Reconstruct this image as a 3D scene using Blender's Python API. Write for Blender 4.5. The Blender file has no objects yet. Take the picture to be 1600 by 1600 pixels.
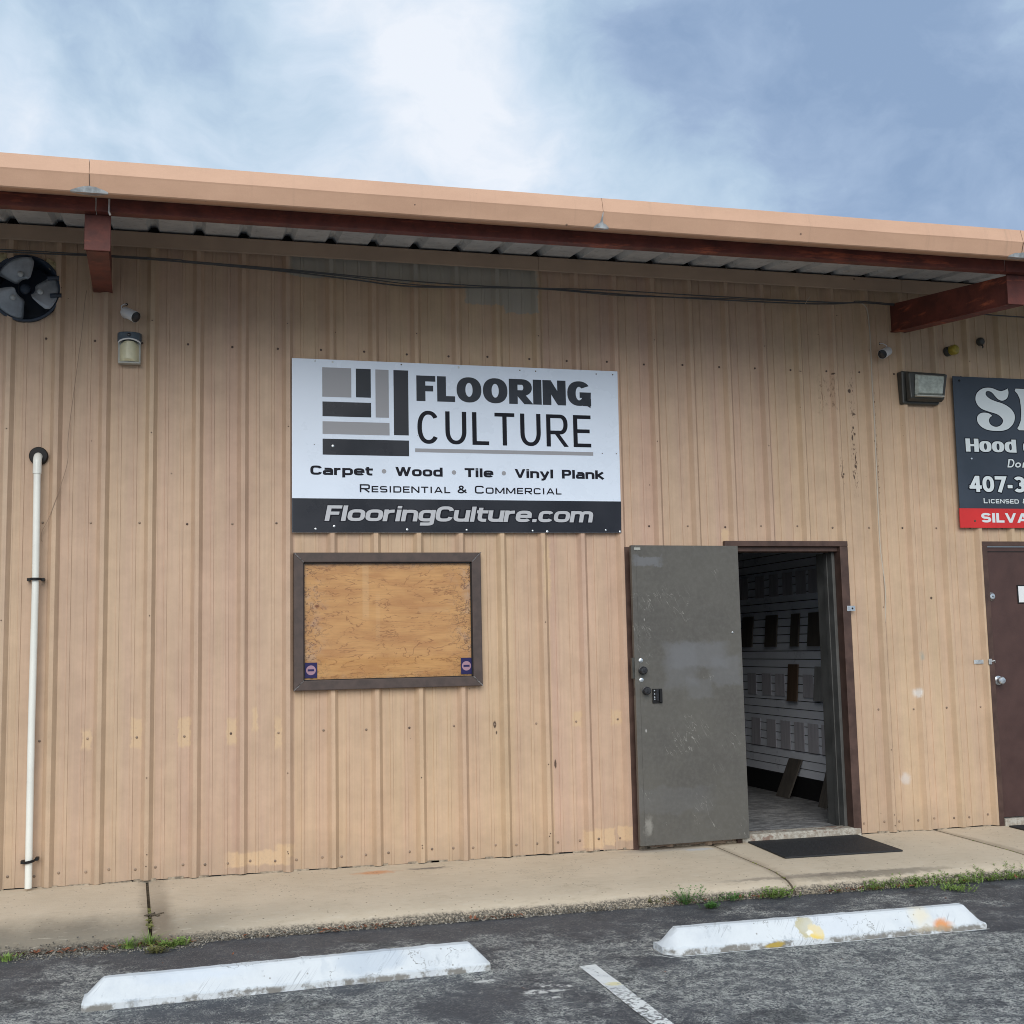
import bpy, bmesh, math, random
from math import sin, cos, pi, radians
from mathutils import Vector, Matrix, noise as mnoise
from mathutils.geometry import tessellate_polygon

SC = bpy.context.scene
COL = SC.collection
FT = 0.3048
rnd = random.Random(7)

# ------------------------------------------------------------------ camera
cam = bpy.data.cameras.new('camera')
cam.sensor_width = 36; cam.lens = 43.14; cam.clip_start = .05; cam.clip_end = 2000
co = bpy.data.objects.new('camera', cam); COL.objects.link(co)
RV, UV, FV = (0.9676, -0.25163, -0.02072), (-0.00793, -0.11229, 0.99364), (0.25235, 0.96129, 0.11064)
co.matrix_world = Matrix(((RV[0], UV[0], -FV[0], -.64316), (RV[1], UV[1], -FV[1], -8.58059), (RV[2], UV[2], -FV[2], 1.45893), (0, 0, 0, 1)))
SC.camera = co

# ------------------------------------------------------------------ node helper
class NT:
    def __init__(s, tree):
        s.t = tree; s.n = tree.nodes; s.l = tree.links
    def node(s, kind, **kw):
        n = s.n.new(kind)
        for k, v in kw.items(): setattr(n, k, v)
        return n
    def put(s, sock, v):
        if isinstance(v, bpy.types.NodeSocket): s.l.new(v, sock)
        else:
            if hasattr(sock.default_value, '__len__') and not hasattr(v, '__len__'): v = (v,) * len(sock.default_value)
            if hasattr(sock.default_value, '__len__') and len(sock.default_value) == 4 and len(v) == 3: v = tuple(v) + (1,)
            sock.default_value = v
    def m(s, op, a, b=0.0, c=0.0, clamp=False):
        n = s.node('ShaderNodeMath', operation=op); n.use_clamp = clamp
        s.put(n.inputs[0], a); s.put(n.inputs[1], b); s.put(n.inputs[2], c)
        return n.outputs[0]
    def vm(s, op, a, b=(0, 0, 0)):
        n = s.node('ShaderNodeVectorMath', operation=op)
        s.put(n.inputs[0], a); s.put(n.inputs[1], b)
        return n.outputs['Value'] if op in ('DOT_PRODUCT', 'LENGTH') else n.outputs[0]
    def mix(s, f, a, b, mode='MIX'):
        n = s.node('ShaderNodeMix', data_type='RGBA', blend_type=mode); n.clamp_factor = True
        s.put(n.inputs[0], f); s.put(n.inputs[6], a); s.put(n.inputs[7], b)
        return n.outputs[2]
    def noise(s, vec, scale, detail=3, rough=.55, dist=0.0, color=False):
        n = s.node('ShaderNodeTexNoise'); s.put(n.inputs['Vector'], vec)
        n.inputs['Scale'].default_value = scale; n.inputs['Detail'].default_value = detail
        n.inputs['Roughness'].default_value = rough; n.inputs['Distortion'].default_value = dist
        return n.outputs['Color'] if color else n.outputs[0]
    def voro(s, vec, scale, feature='F1'):
        n = s.node('ShaderNodeTexVoronoi', feature=feature); s.put(n.inputs['Vector'], vec); n.inputs['Scale'].default_value = scale
        return n
    def ramp(s, v, a, b, lo=0.0, hi=1.0, smooth=True):
        n = s.node('ShaderNodeMapRange', interpolation_type='SMOOTHSTEP' if smooth else 'LINEAR'); n.clamp = True
        s.put(n.inputs[0], v); s.put(n.inputs[1], a); s.put(n.inputs[2], b); s.put(n.inputs[3], lo); s.put(n.inputs[4], hi)
        return n.outputs[0]
    def pos(s): return s.node('ShaderNodeNewGeometry').outputs['Position']
    def sep(s, v):
        n = s.node('ShaderNodeSeparateXYZ'); s.put(n.inputs[0], v); return n.outputs
    def comb(s, x, y, z):
        n = s.node('ShaderNodeCombineXYZ')
        for i, q in enumerate((x, y, z)): s.put(n.inputs[i], q)
        return n.outputs[0]
    def bump(s, h, strength=.3, dist=.01, normal=None):
        n = s.node('ShaderNodeBump'); n.inputs['Strength'].default_value = strength; n.inputs['Distance'].default_value = dist
        s.put(n.inputs['Height'], h)
        if normal is not None: s.put(n.inputs['Normal'], normal)
        return n.outputs[0]
    def boxmask(s, X, Z, cx, hx, cz, hz, soft=.12):
        a = s.m('DIVIDE', s.m('ABSOLUTE', s.m('SUBTRACT', X, cx)), hx)
        b = s.m('DIVIDE', s.m('ABSOLUTE', s.m('SUBTRACT', Z, cz)), hz)
        return s.ramp(s.m('MAXIMUM', a, b), 1 + soft, 1 - soft)
    def ellmask(s, X, Z, cx, hx, cz, hz, soft=.3):
        a = s.m('DIVIDE', s.m('SUBTRACT', X, cx), hx); b = s.m('DIVIDE', s.m('SUBTRACT', Z, cz), hz)
        d = s.m('SQRT', s.m('ADD', s.m('MULTIPLY', a, a), s.m('MULTIPLY', b, b)))
        return s.ramp(d, 1 + soft, 1 - soft)

# ------------------------------------------------------------------ world
W = bpy.data.worlds.new('World'); SC.world = W; W.use_nodes = True
w = NT(W.node_tree); w.n.clear()
SUN_EL, SUN_AZ = radians(30), math.atan2(-.24, -1)
sky = w.node('ShaderNodeTexSky', sky_type='NISHITA'); sky.sun_disc = False
sky.sun_elevation = SUN_EL; sky.sun_rotation = SUN_AZ; sky.air_density = 1.0; sky.dust_density = 1.5
dirv = w.node('ShaderNodeTexCoord').outputs['Generated']
warp = w.vm('ADD', dirv, w.vm('MULTIPLY', w.vm('SUBTRACT', w.noise(dirv, 3.5, 4, .6, color=True), (.5, .5, .5)), (.16, .16, .16)))
n1 = w.noise(warp, 6.0, 7, .55)
n2 = w.noise(w.vm('MULTIPLY', warp, (1, 1, 1.7)), 17, 6, .6)
v = w.m('ADD', w.m('MULTIPLY', w.m('SUBTRACT', n1, .5), .95), w.m('MULTIPLY', w.m('SUBTRACT', n2, .5), .50))
v = w.m('ADD', v, .585)
for d, r, a in [((.162, .872, .461), .11, .30), ((.20, .90, .385), .10, .32), ((.40, .841, .358), .075, .30), ((-.115, .919, .376), .10, .12),
                ((-.02, .915, .40), .05, .10), ((.46, .78, .44), .18, -.37), ((.56, .75, .36), .14, -.33), ((.33, .84, .44), .09, -.22),
                ((-.09, .88, .46), .09, -.20), ((.092, .905, .415), .035, -.14), ((.05, .89, .45), .06, -.15)]:
    L = math.sqrt(sum(q * q for q in d)); d = tuple(q / L for q in d)
    dt = w.vm('DOT_PRODUCT', warp, d); ln = w.vm('LENGTH', warp)
    e = w.m('EXPONENT', w.m('MULTIPLY', w.m('SUBTRACT', w.m('DIVIDE', dt, ln), 1.0), 2 / (r * r)))
    v = w.m('ADD', v, w.m('MULTIPLY', e, a))
cr = w.node('ShaderNodeValToRGB'); w.put(cr.inputs[0], v)
cr.color_ramp.elements[0].position = .08; cr.color_ramp.elements[0].color = (.275, .39, .585, 1)
cr.color_ramp.elements[1].position = 1.0; cr.color_ramp.elements[1].color = (.87, .92, 1.0, 1)
for p_, c_ in ((.28, (.355, .475, .67, 1)), (.44, (.45, .59, .76, 1)), (.58, (.54, .68, .83, 1)), (.74, (.65, .77, .91, 1))):
    q = cr.color_ramp.elements.new(p_); q.color = c_
cl = w.vm('MULTIPLY', cr.outputs[0], (10, 10, 10))
blue = w.vm('MULTIPLY', sky.outputs[0], (1.2, 1.2, 1.2))
# below the horizon the world is never seen directly; the same clouds go on
skyc = w.mix(.97, blue, cl)
bg = w.node('ShaderNodeBackground'); w.put(bg.inputs[0], skyc); bg.inputs[1].default_value = .1
out = w.node('ShaderNodeOutputWorld'); w.l.new(bg.outputs[0], out.inputs[0])

sun = bpy.data.lights.new('sun', 'SUN'); sun.energy = 2.35; sun.angle = radians(46); sun.color = (1, .955, .89)
so = bpy.data.objects.new('sun', sun); COL.objects.link(so)
sd = Vector((sin(SUN_AZ) * cos(SUN_EL), cos(SUN_AZ) * cos(SUN_EL), sin(SUN_EL)))
so.rotation_euler = sd.to_track_quat('Z', 'Y').to_euler(); so.location = (0, -20, 20)
vs = SC.view_settings; SC.display_settings.display_device = 'sRGB'
vs.view_transform = 'Standard'; vs.look = 'None'; vs.gamma = 1; vs.exposure = 0.0; vs.use_curve_mapping = False
SC.cycles.filter_width = 1.0; SC.cycles.max_bounces = 8; SC.cycles.diffuse_bounces = 5; SC.cycles.glossy_bounces = 3

# ------------------------------------------------------------------ mesh helpers
class MB:
    def __init__(s): s.v = []; s.f = []
    def add(s, vs_, fs):
        o = len(s.v); s.v += [tuple(q) for q in vs_]; s.f += [tuple(i + o for i in f) for f in fs]
        return s
    def box(s, x0, x1, y0, y1, z0, z1):
        return s.add([(x0, y0, z0), (x1, y0, z0), (x1, y1, z0), (x0, y1, z0), (x0, y0, z1), (x1, y0, z1), (x1, y1, z1), (x0, y1, z1)],
                     [(0, 3, 2, 1), (4, 5, 6, 7), (0, 1, 5, 4), (1, 2, 6, 5), (2, 3, 7, 6), (3, 0, 4, 7)])
    def hexa(s, pts):
        return s.add(pts, [(0, 3, 2, 1), (4, 5, 6, 7), (0, 1, 5, 4), (1, 2, 6, 5), (2, 3, 7, 6), (3, 0, 4, 7)])
    def tube(s, pts, r, seg=12, caps=True, radii=None):
        pts = [Vector(q) for q in pts]; n = len(pts); vs_ = []; fs = []
        up = None
        for i, q in enumerate(pts):
            t = (pts[min(i + 1, n - 1)] - pts[max(i - 1, 0)]).normalized()
            if up is None:
                up = Vector((0, 0, 1)) if abs(t.z) < .9 else Vector((1, 0, 0))
            a = t.cross(up).normalized(); b = a.cross(t).normalized(); up = b
            rr = radii[i] if radii else r
            for k in range(seg):
                an = 2 * pi * k / seg; vs_.append(q + a * cos(an) * rr + b * sin(an) * rr)
        for i in range(n - 1):
            for k in range(seg):
                k2 = (k + 1) % seg; fs.append((i * seg + k, i * seg + k2, (i + 1) * seg + k2, (i + 1) * seg + k))
        if caps: fs.append(tuple(range(seg))[::-1]); fs.append(tuple((n - 1) * seg + k for k in range(seg)))
        return s.add(vs_, fs)
    def lathe(s, o, ax, prof, seg=20):
        """prof: list of (distance along ax, radius)"""
        o = Vector(o); ax = Vector(ax).normalized(); pts = [o + ax * d for d, r in prof]
        up = Vector((0, 0, 1)) if abs(ax.z) < .9 else Vector((1, 0, 0))
        a = ax.cross(up).normalized(); b = a.cross(ax).normalized(); vs_ = []; fs = []
        for (d, r), q in zip(prof, pts):
            for k in range(seg):
                an = 2 * pi * k / seg; vs_.append(q + a * cos(an) * r + b * sin(an) * r)
        for i in range(len(prof) - 1):
            for k in range(seg):
                k2 = (k + 1) % seg; fs.append((i * seg + k, i * seg + k2, (i + 1) * seg + k2, (i + 1) * seg + k))
        fs.append(tuple(range(seg))[::-1]); fs.append(tuple((len(prof) - 1) * seg + k for k in range(seg)))
        return s.add(vs_, fs)
    def extr(s, prof, x0, x1, closed=True):
        """profile of (y,z) points swept along X"""
        n = len(prof); vs_ = [(x0, y, z) for y, z in prof] + [(x1, y, z) for y, z in prof]
        fs = [(i, (i + 1) % n, n + (i + 1) % n, n + i) for i in range(n if closed else n - 1)]
        if closed: fs += [tuple(range(n))[::-1], tuple(range(n, 2 * n))]
        return s.add(vs_, fs)
    def flat(s, poly, y, thick=0.0):
        """polygon of (x,z) facing -Y"""
        tr = tessellate_polygon([[Vector((a, b, 0)) for a, b in poly]])
        s.add([(a, y, b) for a, b in poly], [t for t in tr])
        if thick:
            n = len(poly)
            s.add([(a, y, b) for a, b in poly] + [(a, y + thick, b) for a, b in poly], [(i, (i + 1) % n, n + (i + 1) % n, n + i) for i in range(n)])
        return s
    def build(s, name, mat, parent=None, smooth=False, bevel=0, kind=None, label=None):
        base = Vector((0, 0, 0))
        q = parent
        while q is not None: base = base + q.location; q = q.parent
        me = bpy.data.meshes.new(name)
        me.from_pydata([(Vector(a) - base) for a in s.v], [], s.f)
        bm = bmesh.new(); bm.from_mesh(me); bmesh.ops.recalc_face_normals(bm, faces=bm.faces); bm.to_mesh(me); bm.free()
        me.materials.append(mat)
        if smooth:
            me.shade_smooth(); me.set_sharp_from_angle(angle=radians(38))
        o = bpy.data.objects.new(name, me); COL.objects.link(o)
        if parent is not None: o.parent = parent
        if bevel:
            b = o.modifiers.new('bevel', 'BEVEL'); b.width = bevel; b.segments = 2; b.limit_method = 'ANGLE'; b.angle_limit = radians(40)
        if kind: o['kind'] = kind
        if label: o['label'] = label
        return o
def noflip(o):
    return o
def thing(name, label, cat, loc, group=None):
    o = bpy.data.objects.new(name, None); COL.objects.link(o); o.location = loc; o.empty_display_size = .1
    o['label'] = label; o['category'] = cat
    if group: o['group'] = group
    return o
def tag(o, label, cat, group=None, kind=None):
    o['label'] = label; o['category'] = cat
    if group: o['group'] = group
    if kind: o['kind'] = kind
    return o

# ------------------------------------------------------------------ materials
def mat(name, fn=None, color=(.5, .5, .5), rough=.6, metal=0.0, nscale=0, namp=.15, spec=.5, bump=0.0, bscale=60, coat=0):
    m_ = bpy.data.materials.new(name); m_.use_nodes = True
    t = NT(m_.node_tree); b = t.n['Principled BSDF']
    b.inputs['Roughness'].default_value = rough; b.inputs['Metallic'].default_value = metal
    b.inputs['Specular IOR Level'].default_value = spec
    b.inputs['Coat Weight'].default_value = coat
    t.put(b.inputs['Base Color'], color)
    if nscale:
        P = t.pos(); n = t.noise(P, nscale, 5, .6)
        f = t.ramp(n, .3, .7, 1 - namp, 1 + namp)
        t.put(b.inputs['Base Color'], t.vm('MULTIPLY', tuple(color), t.comb(f, f, f)))
        t.put(b.inputs['Roughness'], t.ramp(n, .3, .7, max(rough - .1, .05), min(rough + .1, 1)))
    if bump:
        t.put(b.inputs['Normal'], t.bump(t.noise(t.pos(), bscale, 4, .6), bump, .01))
    if fn: fn(t, b)
    return m_

def f_wall(t, b):
    P = t.pos(); X, Y, Z = t.sep(P)
    wn = t.noise(P, 22, 3, .6, color=True)
    WP = t.vm('ADD', P, t.vm('MULTIPLY', t.vm('SUBTRACT', wn, (.5, .5, .5)), (.06, .0, .06)))
    WX, WY, WZ = t.sep(WP)
    oc = t.node('ShaderNodeObjectInfo').outputs['Color']
    # faded vertical streaks of pinker and yellower paint
    st = t.noise(t.vm('MULTIPLY', P, (7, 0, .22)), 1.0, 4, .6)
    fi = t.noise(t.vm('MULTIPLY', P, (60, 0, .8)), 1.0, 3, .6)
    col = t.mix(t.ramp(st, .35, .68, 0, .75), (.53, .388, .268), (.50, .350, .265))
    col = t.mix(1.0, col, oc, 'MULTIPLY')
    bl = t.noise(P, 1.7, 5, .62); sm = t.noise(P, 9, 5, .65)
    k = t.m('MULTIPLY', t.ramp(bl, .3, .7, .93, 1.06), t.ramp(sm, .3, .7, .955, 1.04))
    k = t.m('MULTIPLY', k, t.ramp(fi, .35, .65, .965, 1.03))
    k = t.m('MULTIPLY', k, t.ramp(t.noise(P, 420, 2, .6), .3, .7, .955, 1.04))
    col = t.vm('MULTIPLY', col, t.comb(k, k, k))
    # splash dirt rising from the slab
    dz = t.m('ADD', Z, t.m('MULTIPLY', t.noise(P, 5, 4, .6), -.35))
    col = t.mix(t.ramp(dz, .12, -.18, 0, .35), col, (.30, .24, .18))
    # touch-up patches of yellower paint round the screws
    pm = None
    for (cx, hx, cz, hz, soft) in [(-1.298, .030, .925, .060, .3), (-.988, .034, .955, .095, .15), (-.68, .040, .950, .095, .12), (-.372, .033, .945, .085, .25),
                             (-.22, .018, 1.02, .08, .3), (-.064, .022, .93, .10, .3), (2.06, .034, .945, .052, .3), (2.363, .04, .945, .05, .25),
                             (2.165, .075, .09, .065, .2), (2.285, .04, .10, .06, .2), (2.40, .05, .12, .05, .2), (-.19, .20, .10, .045, .25), (-.02, .06, .14, .04, .4),
                             (1.86, .03, 2.02, .20, .4), (3.28, .03, 2.28, .05, .3)]:
        q = t.boxmask(WX, WZ, cx, hx, cz, hz, soft); pm = q if pm is None else t.m('MAXIMUM', pm, q)
    pm = t.m('MULTIPLY', pm, t.ramp(t.noise(P, 60, 3, .6), .25, .5, .45, .95))
    col = t.mix(pm, col, (.60, .43, .272))
    # grey-green primer at the top
    g = t.m('MAXIMUM', t.boxmask(WX, WZ, .92, .905, 4.28, .16, .03), t.boxmask(WX, WZ, 1.56, .27, 4.10, .115, .05))
    g = t.m('MAXIMUM', g, t.boxmask(WX, WZ, 1.71, .125, 4.03, .10, .05))
    col = t.mix(t.m('MULTIPLY', g, .75), col, (.36, .36, .325))
    for (cx, hx, cz, hz, c_, a) in [(4.905, .03, 1.335, .03, (.30, .36, .33), .55), (4.85, .032, 1.05, .03, (.75, .75, .74), .75), (4.71, .04, .40, .04, (.68, .66, .66), .5)]:
        col = t.mix(t.m('MULTIPLY', t.ellmask(WX, WZ, cx, hx, cz, hz, .6), a), col, c_)
    # chipped, rusty flecks between two ribs
    nn = t.noise(t.vm('MULTIPLY', P, (1.3, 1, .42)), 62, 4, .62)
    nb = t.noise(P, 7, 2, .5)
    ch = t.ramp(nn, .555, .585)
    reg = t.m('MAXIMUM', t.boxmask(X, Z, 4.412, .022, 3.10, .42, .4), t.m('MULTIPLY', t.boxmask(X, Z, 4.20, .07, 3.40, .13, .6), .5))
    reg = t.m('MAXIMUM', reg, t.boxmask(X, Z, 4.29, .022, 2.79, .09, .5)); reg = t.m('MAXIMUM', reg, t.boxmask(X, Z, 4.612, .010, 3.0, .5, .5))
    reg = t.m('MULTIPLY', reg, t.ramp(nb, .40, .50))
    nn2 = t.noise(P, 34, 2, .4)
    col = t.mix(t.m('MULTIPLY', ch, reg), col, (.07, .035, .02))
    for cx, hx, cz, hz in [(5.026, .009, 1.79, .010), (4.397, .014, 3.435, .016), (4.426, .016, 3.25, .006), (4.414, .007, 3.142, .013), (4.404, .006, 3.06, .022), (4.419, .010, 2.83, .014), (4.403, .006, 2.745, .016), (4.288, .007, 2.81, .030), (4.305, .013, 2.765, .010),
                           (4.248, .012, 3.565, .007), (3.957, .012, 3.570, .004), (1.892, .008, .63, .03), (1.45, .012, .926, .022), (1.462, .006, .87, .014)]:
        col = t.mix(t.m('MULTIPLY', t.ellmask(t.m('ADD', X, t.m('MULTIPLY', t.m('SUBTRACT', WX, X), .22)), t.m('ADD', Z, t.m('MULTIPLY', t.m('SUBTRACT', WZ, Z), .3)), cx, hx, cz, hz, .3), .9), col, (.055, .032, .022))
    # sparse dark pin holes and scuffs everywhere
    vo = t.voro(P, 5.5); ho = t.ramp(vo.outputs['Distance'], .030, .018)
    rn = t.sep(vo.outputs['Color'])[0]
    ho = t.m('MULTIPLY', ho, t.m('GREATER_THAN', rn, .62))
    col = t.mix(ho, col, (.08, .05, .035))
    t.put(b.inputs['Base Color'], col)
    t.put(b.inputs['Roughness'], t.ramp(st, .3, .7, .48, .62))
    h = t.m('ADD', t.m('MULTIPLY', t.noise(t.vm('MULTIPLY', P, (3.5, 1, .9)), 1.6, 2, .5), 1.0), t.m('MULTIPLY', t.noise(P, 260, 2, .5), .006))
    t.put(b.inputs['Normal'], t.bump(h, .8, .024))
    t.put(b.inputs['Specular IOR Level'], .35)
M_WALL = mat('tan wall paint', f_wall)

def f_trim(t, b):
    P = t.pos(); n = t.noise(P, 3, 5, .6)
    X, Y, Z = t.sep(P)
    col = t.mix(t.ramp(n, .3, .7), (.47, .33, .235), (.41, .29, .21))
    sp = t.voro(P, 4.2); rn = t.sep(sp.outputs['Color'])[1]
    col = t.mix(t.m('MULTIPLY', t.ramp(sp.outputs['Distance'], .05, .02), t.m('GREATER_THAN', rn, .8)), col, (.16, .10, .07))
    t.put(b.inputs['Base Color'], col)
    t.put(b.inputs['Normal'], t.bump(t.noise(t.vm('MULTIPLY', P, (.6, 1, 3)), 2.4, 2, .5), .25, .03))
M_TRIM = mat('tan trim paint', f_trim, rough=.5, spec=.35)

def f_gut(t, b):
    P = t.pos(); n = t.noise(t.vm('MULTIPLY', P, (.5, 1, 1)), 3, 6, .65)
    f = t.noise(P, 240, 2, .6)
    col = t.mix(t.ramp(n, .3, .7), (.65, .405, .275), (.58, .355, .24))
    col = t.mix(t.ramp(f, .3, .75, 0, .12), col, (.3, .18, .12))
    X, Y, Z = t.sep(P)
    st = t.noise(t.vm('MULTIPLY', P, (14, 1, .6)), 1, 4, .7)
    col = t.mix(t.ramp(st, .55, .8, 0, .28), col, (.33, .22, .16))
    sp = t.voro(P, 7); col = t.mix(t.m('MULTIPLY', t.ramp(sp.outputs['Distance'], .07, .03), t.m('GREATER_THAN', t.sep(sp.outputs['Color'])[0], .86)), col, (.22, .14, .10))
    t.put(b.inputs['Base Color'], col)
    t.put(b.inputs['Normal'], t.bump(t.noise(t.vm('MULTIPLY', P, (.8, 1, 2)), 2.2, 2, .5), .25, .03))
M_GUT = mat('peach gutter paint', f_gut, rough=.5, spec=.3)

def f_red(t, b):
    P = t.pos(); n = t.noise(P, 7, 6, .65); m2 = t.noise(t.vm('MULTIPLY', P, (.7, 1, 5)), 3, 5, .7)
    col = t.mix(t.ramp(n, .3, .72), (.165, .046, .034), (.085, .028, .024))
    col = t.mix(t.ramp(m2, .56, .72, 0, .8), col, (.44, .12, .06))
    col = t.mix(t.ramp(t.noise(P, 16, 5, .7), .60, .76, 0, .8), col, (.06, .03, .028))
    t.put(b.inputs['Base Color'], col)
    t.put(b.inputs['Normal'], t.bump(t.noise(P, 50, 4, .6), .3, .006))
M_RED = mat('red oxide primer', f_red, rough=.6, spec=.3)

def f_galv(t, b):
    P = t.pos(); n = t.noise(P, 6, 6, .65); vo = t.voro(P, 28)
    col = t.mix(t.ramp(n, .3, .7), (.66, .68, .70), (.50, .525, .55))
    col = t.mix(t.ramp(t.noise(P, 19, 6, .7), .54, .70, 0, .55), col, (.19, .19, .19))
    t.put(b.inputs['Base Color'], col)
M_GALV = mat('galvanised roof sheet', f_galv, rough=.5, metal=.05)
M_ZINC = mat('bright zinc', color=(.62, .64, .66), rough=.32, metal=.85, nscale=20)
M_ZINCP = mat('dull zinc', color=(.52, .54, .55), rough=.5, metal=.5, nscale=24, namp=.25)
M_DARKGAP = mat('black void', color=(.012, .011, .011), rough=.9)

def f_conc(t, b):
    P = t.pos(); X, Y, Z = t.sep(P)
    n = t.noise(P, 1.6, 6, .65); f = t.noise(P, 90, 4, .65); g = t.noise(t.vm('MULTIPLY', P, (1, 2.4, 1)), 9, 6, .7)
    col = t.mix(t.ramp(n, .3, .72), (.655, .555, .425), (.575, .485, .365))
    col = t.mix(t.ramp(g, .48, .72, 0, .5), col, (.66, .585, .47))
    col = t.mix(t.ramp(g, .46, .26, 0, .5), col, (.40, .335, .245))
    col = t.mix(t.ramp(f, .34, .2, 0, .5), col, (.22, .19, .14))
    sp = t.voro(P, 4.5); rn = t.sep(sp.outputs['Color'])[0]
    col = t.mix(t.m('MULTIPLY', t.ramp(sp.outputs['Distance'], .045, .02), t.m('GREATER_THAN', rn, .66)), col, (.07, .055, .04))
    wy = t.m('ADD', Y, t.m('MULTIPLY', t.m('SUBTRACT', t.noise(t.vm('MULTIPLY', P, (1, .5, 1)), 4, 5, .65), .5), .5))
    # mildew towards the street edge, heavier on the left
    lft = t.ramp(X, .3, -1.2, .12, 1)
    mil = t.m('MULTIPLY', t.ramp(wy, -.86, -1.36), lft)
    col = t.mix(t.m('MULTIPLY', mil, .78), col, (.14, .125, .10))
    gr = t.noise(P, 38, 4, .7)
    col = t.mix(t.m('MULTIPLY', t.ramp(t.m('ADD', Y, t.m('MULTIPLY', t.m('SUBTRACT', gr, .5), .06)), -1.385, -1.42), t.ramp(t.noise(P, 85, 3, .7), .36, .56, .25, .95)), col, (.075, .068, .058))
    # stain beside the left joint, rust and soot marks near the wall
    xj = t.m('ADD', X, t.m('MULTIPLY', Y, .055))
    wj = t.m('ADD', xj, t.m('MULTIPLY', t.m('SUBTRACT', t.noise(P, 9, 4, .6), .5), .10))
    col = t.mix(t.m('MULTIPLY', t.ramp(t.m('ABSOLUTE', t.m('SUBTRACT', wj, -.875)), .115, .035), t.ramp(Y, -1.3, -.3, .75, .35)), col, (.215, .17, .125))
    for cj, a in ((3.065, .38), (4.945, .42)):
        xk = t.m('ADD', X, t.m('MULTIPLY', Y, -.045))
        wk = t.m('ADD', xk, t.m('MULTIPLY', t.m('SUBTRACT', t.noise(P, 12, 4, .6), .5), .07))
        col = t.mix(t.m('MULTIPLY', t.ramp(t.m('ABSOLUTE', t.m('SUBTRACT', wk, cj)), .06, .01), a), col, (.22, .17, .12))
    WP = t.vm('ADD', P, t.vm('MULTIPLY', t.vm('SUBTRACT', t.noise(P, 14, 4, .65, color=True), (.5, .5, .5)), (.22, .12, 0)))
    WX, WY, WZ = t.sep(WP)
    for cx, hx, cy, hy, c_, a in [(.56, .12, -.25, .045, (.62, .27, .12), .75), (.92, .13, -.22, .03, (.11, .10, .10), .75), (2.62, .28, -.10, .07, (.30, .29, .29), .4),
                                  (2.9, .10, -.18, .05, (.55, .56, .58), .7), (3.1, .5, -1.28, .03, (.12, .10, .09), .5), (3.6, .5, -1.32, .05, (.10, .085, .07), .6)]:
        col = t.mix(t.m('MULTIPLY', t.ellmask(WX, WY, cx, hx, cy, hy, .5), a), col, c_)
    hz = t.noise(t.vm('MULTIPLY', P, (3, 16, 1)), 3, 6, .72)
    col = t.mix(t.ramp(hz, .55, .75, 0, .45), col, (.40, .335, .24)); col = t.mix(t.ramp(hz, .44, .28, 0, .35), col, (.74, .66, .54))
    gt = t.voro(P, 46); gq = t.sep(gt.outputs['Color'])[0]
    col = t.mix(t.m('MULTIPLY', t.ramp(gt.outputs['Distance'], .32, .12), t.m('GREATER_THAN', gq, .90)), col, (.19, .155, .115))
    ck = t.m('ABSOLUTE', t.m('SUBTRACT', t.noise(P, 1.3, 8, .62), .5))
    col = t.mix(t.m('MULTIPLY', t.ramp(ck, .0022, .0006), t.ramp(t.noise(P, .8, 2, .5), .57, .63, 0, .6)), col, (.20, .155, .11))
    t.put(b.inputs['Base Color'], col)
    h = t.m('ADD', t.m('MULTIPLY', f, .5), t.m('MULTIPLY', g, .8))
    t.put(b.inputs['Normal'], t.bump(h, .5, .006))
M_CONC = mat('weathered concrete', f_conc, rough=.88, spec=.25)

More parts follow.
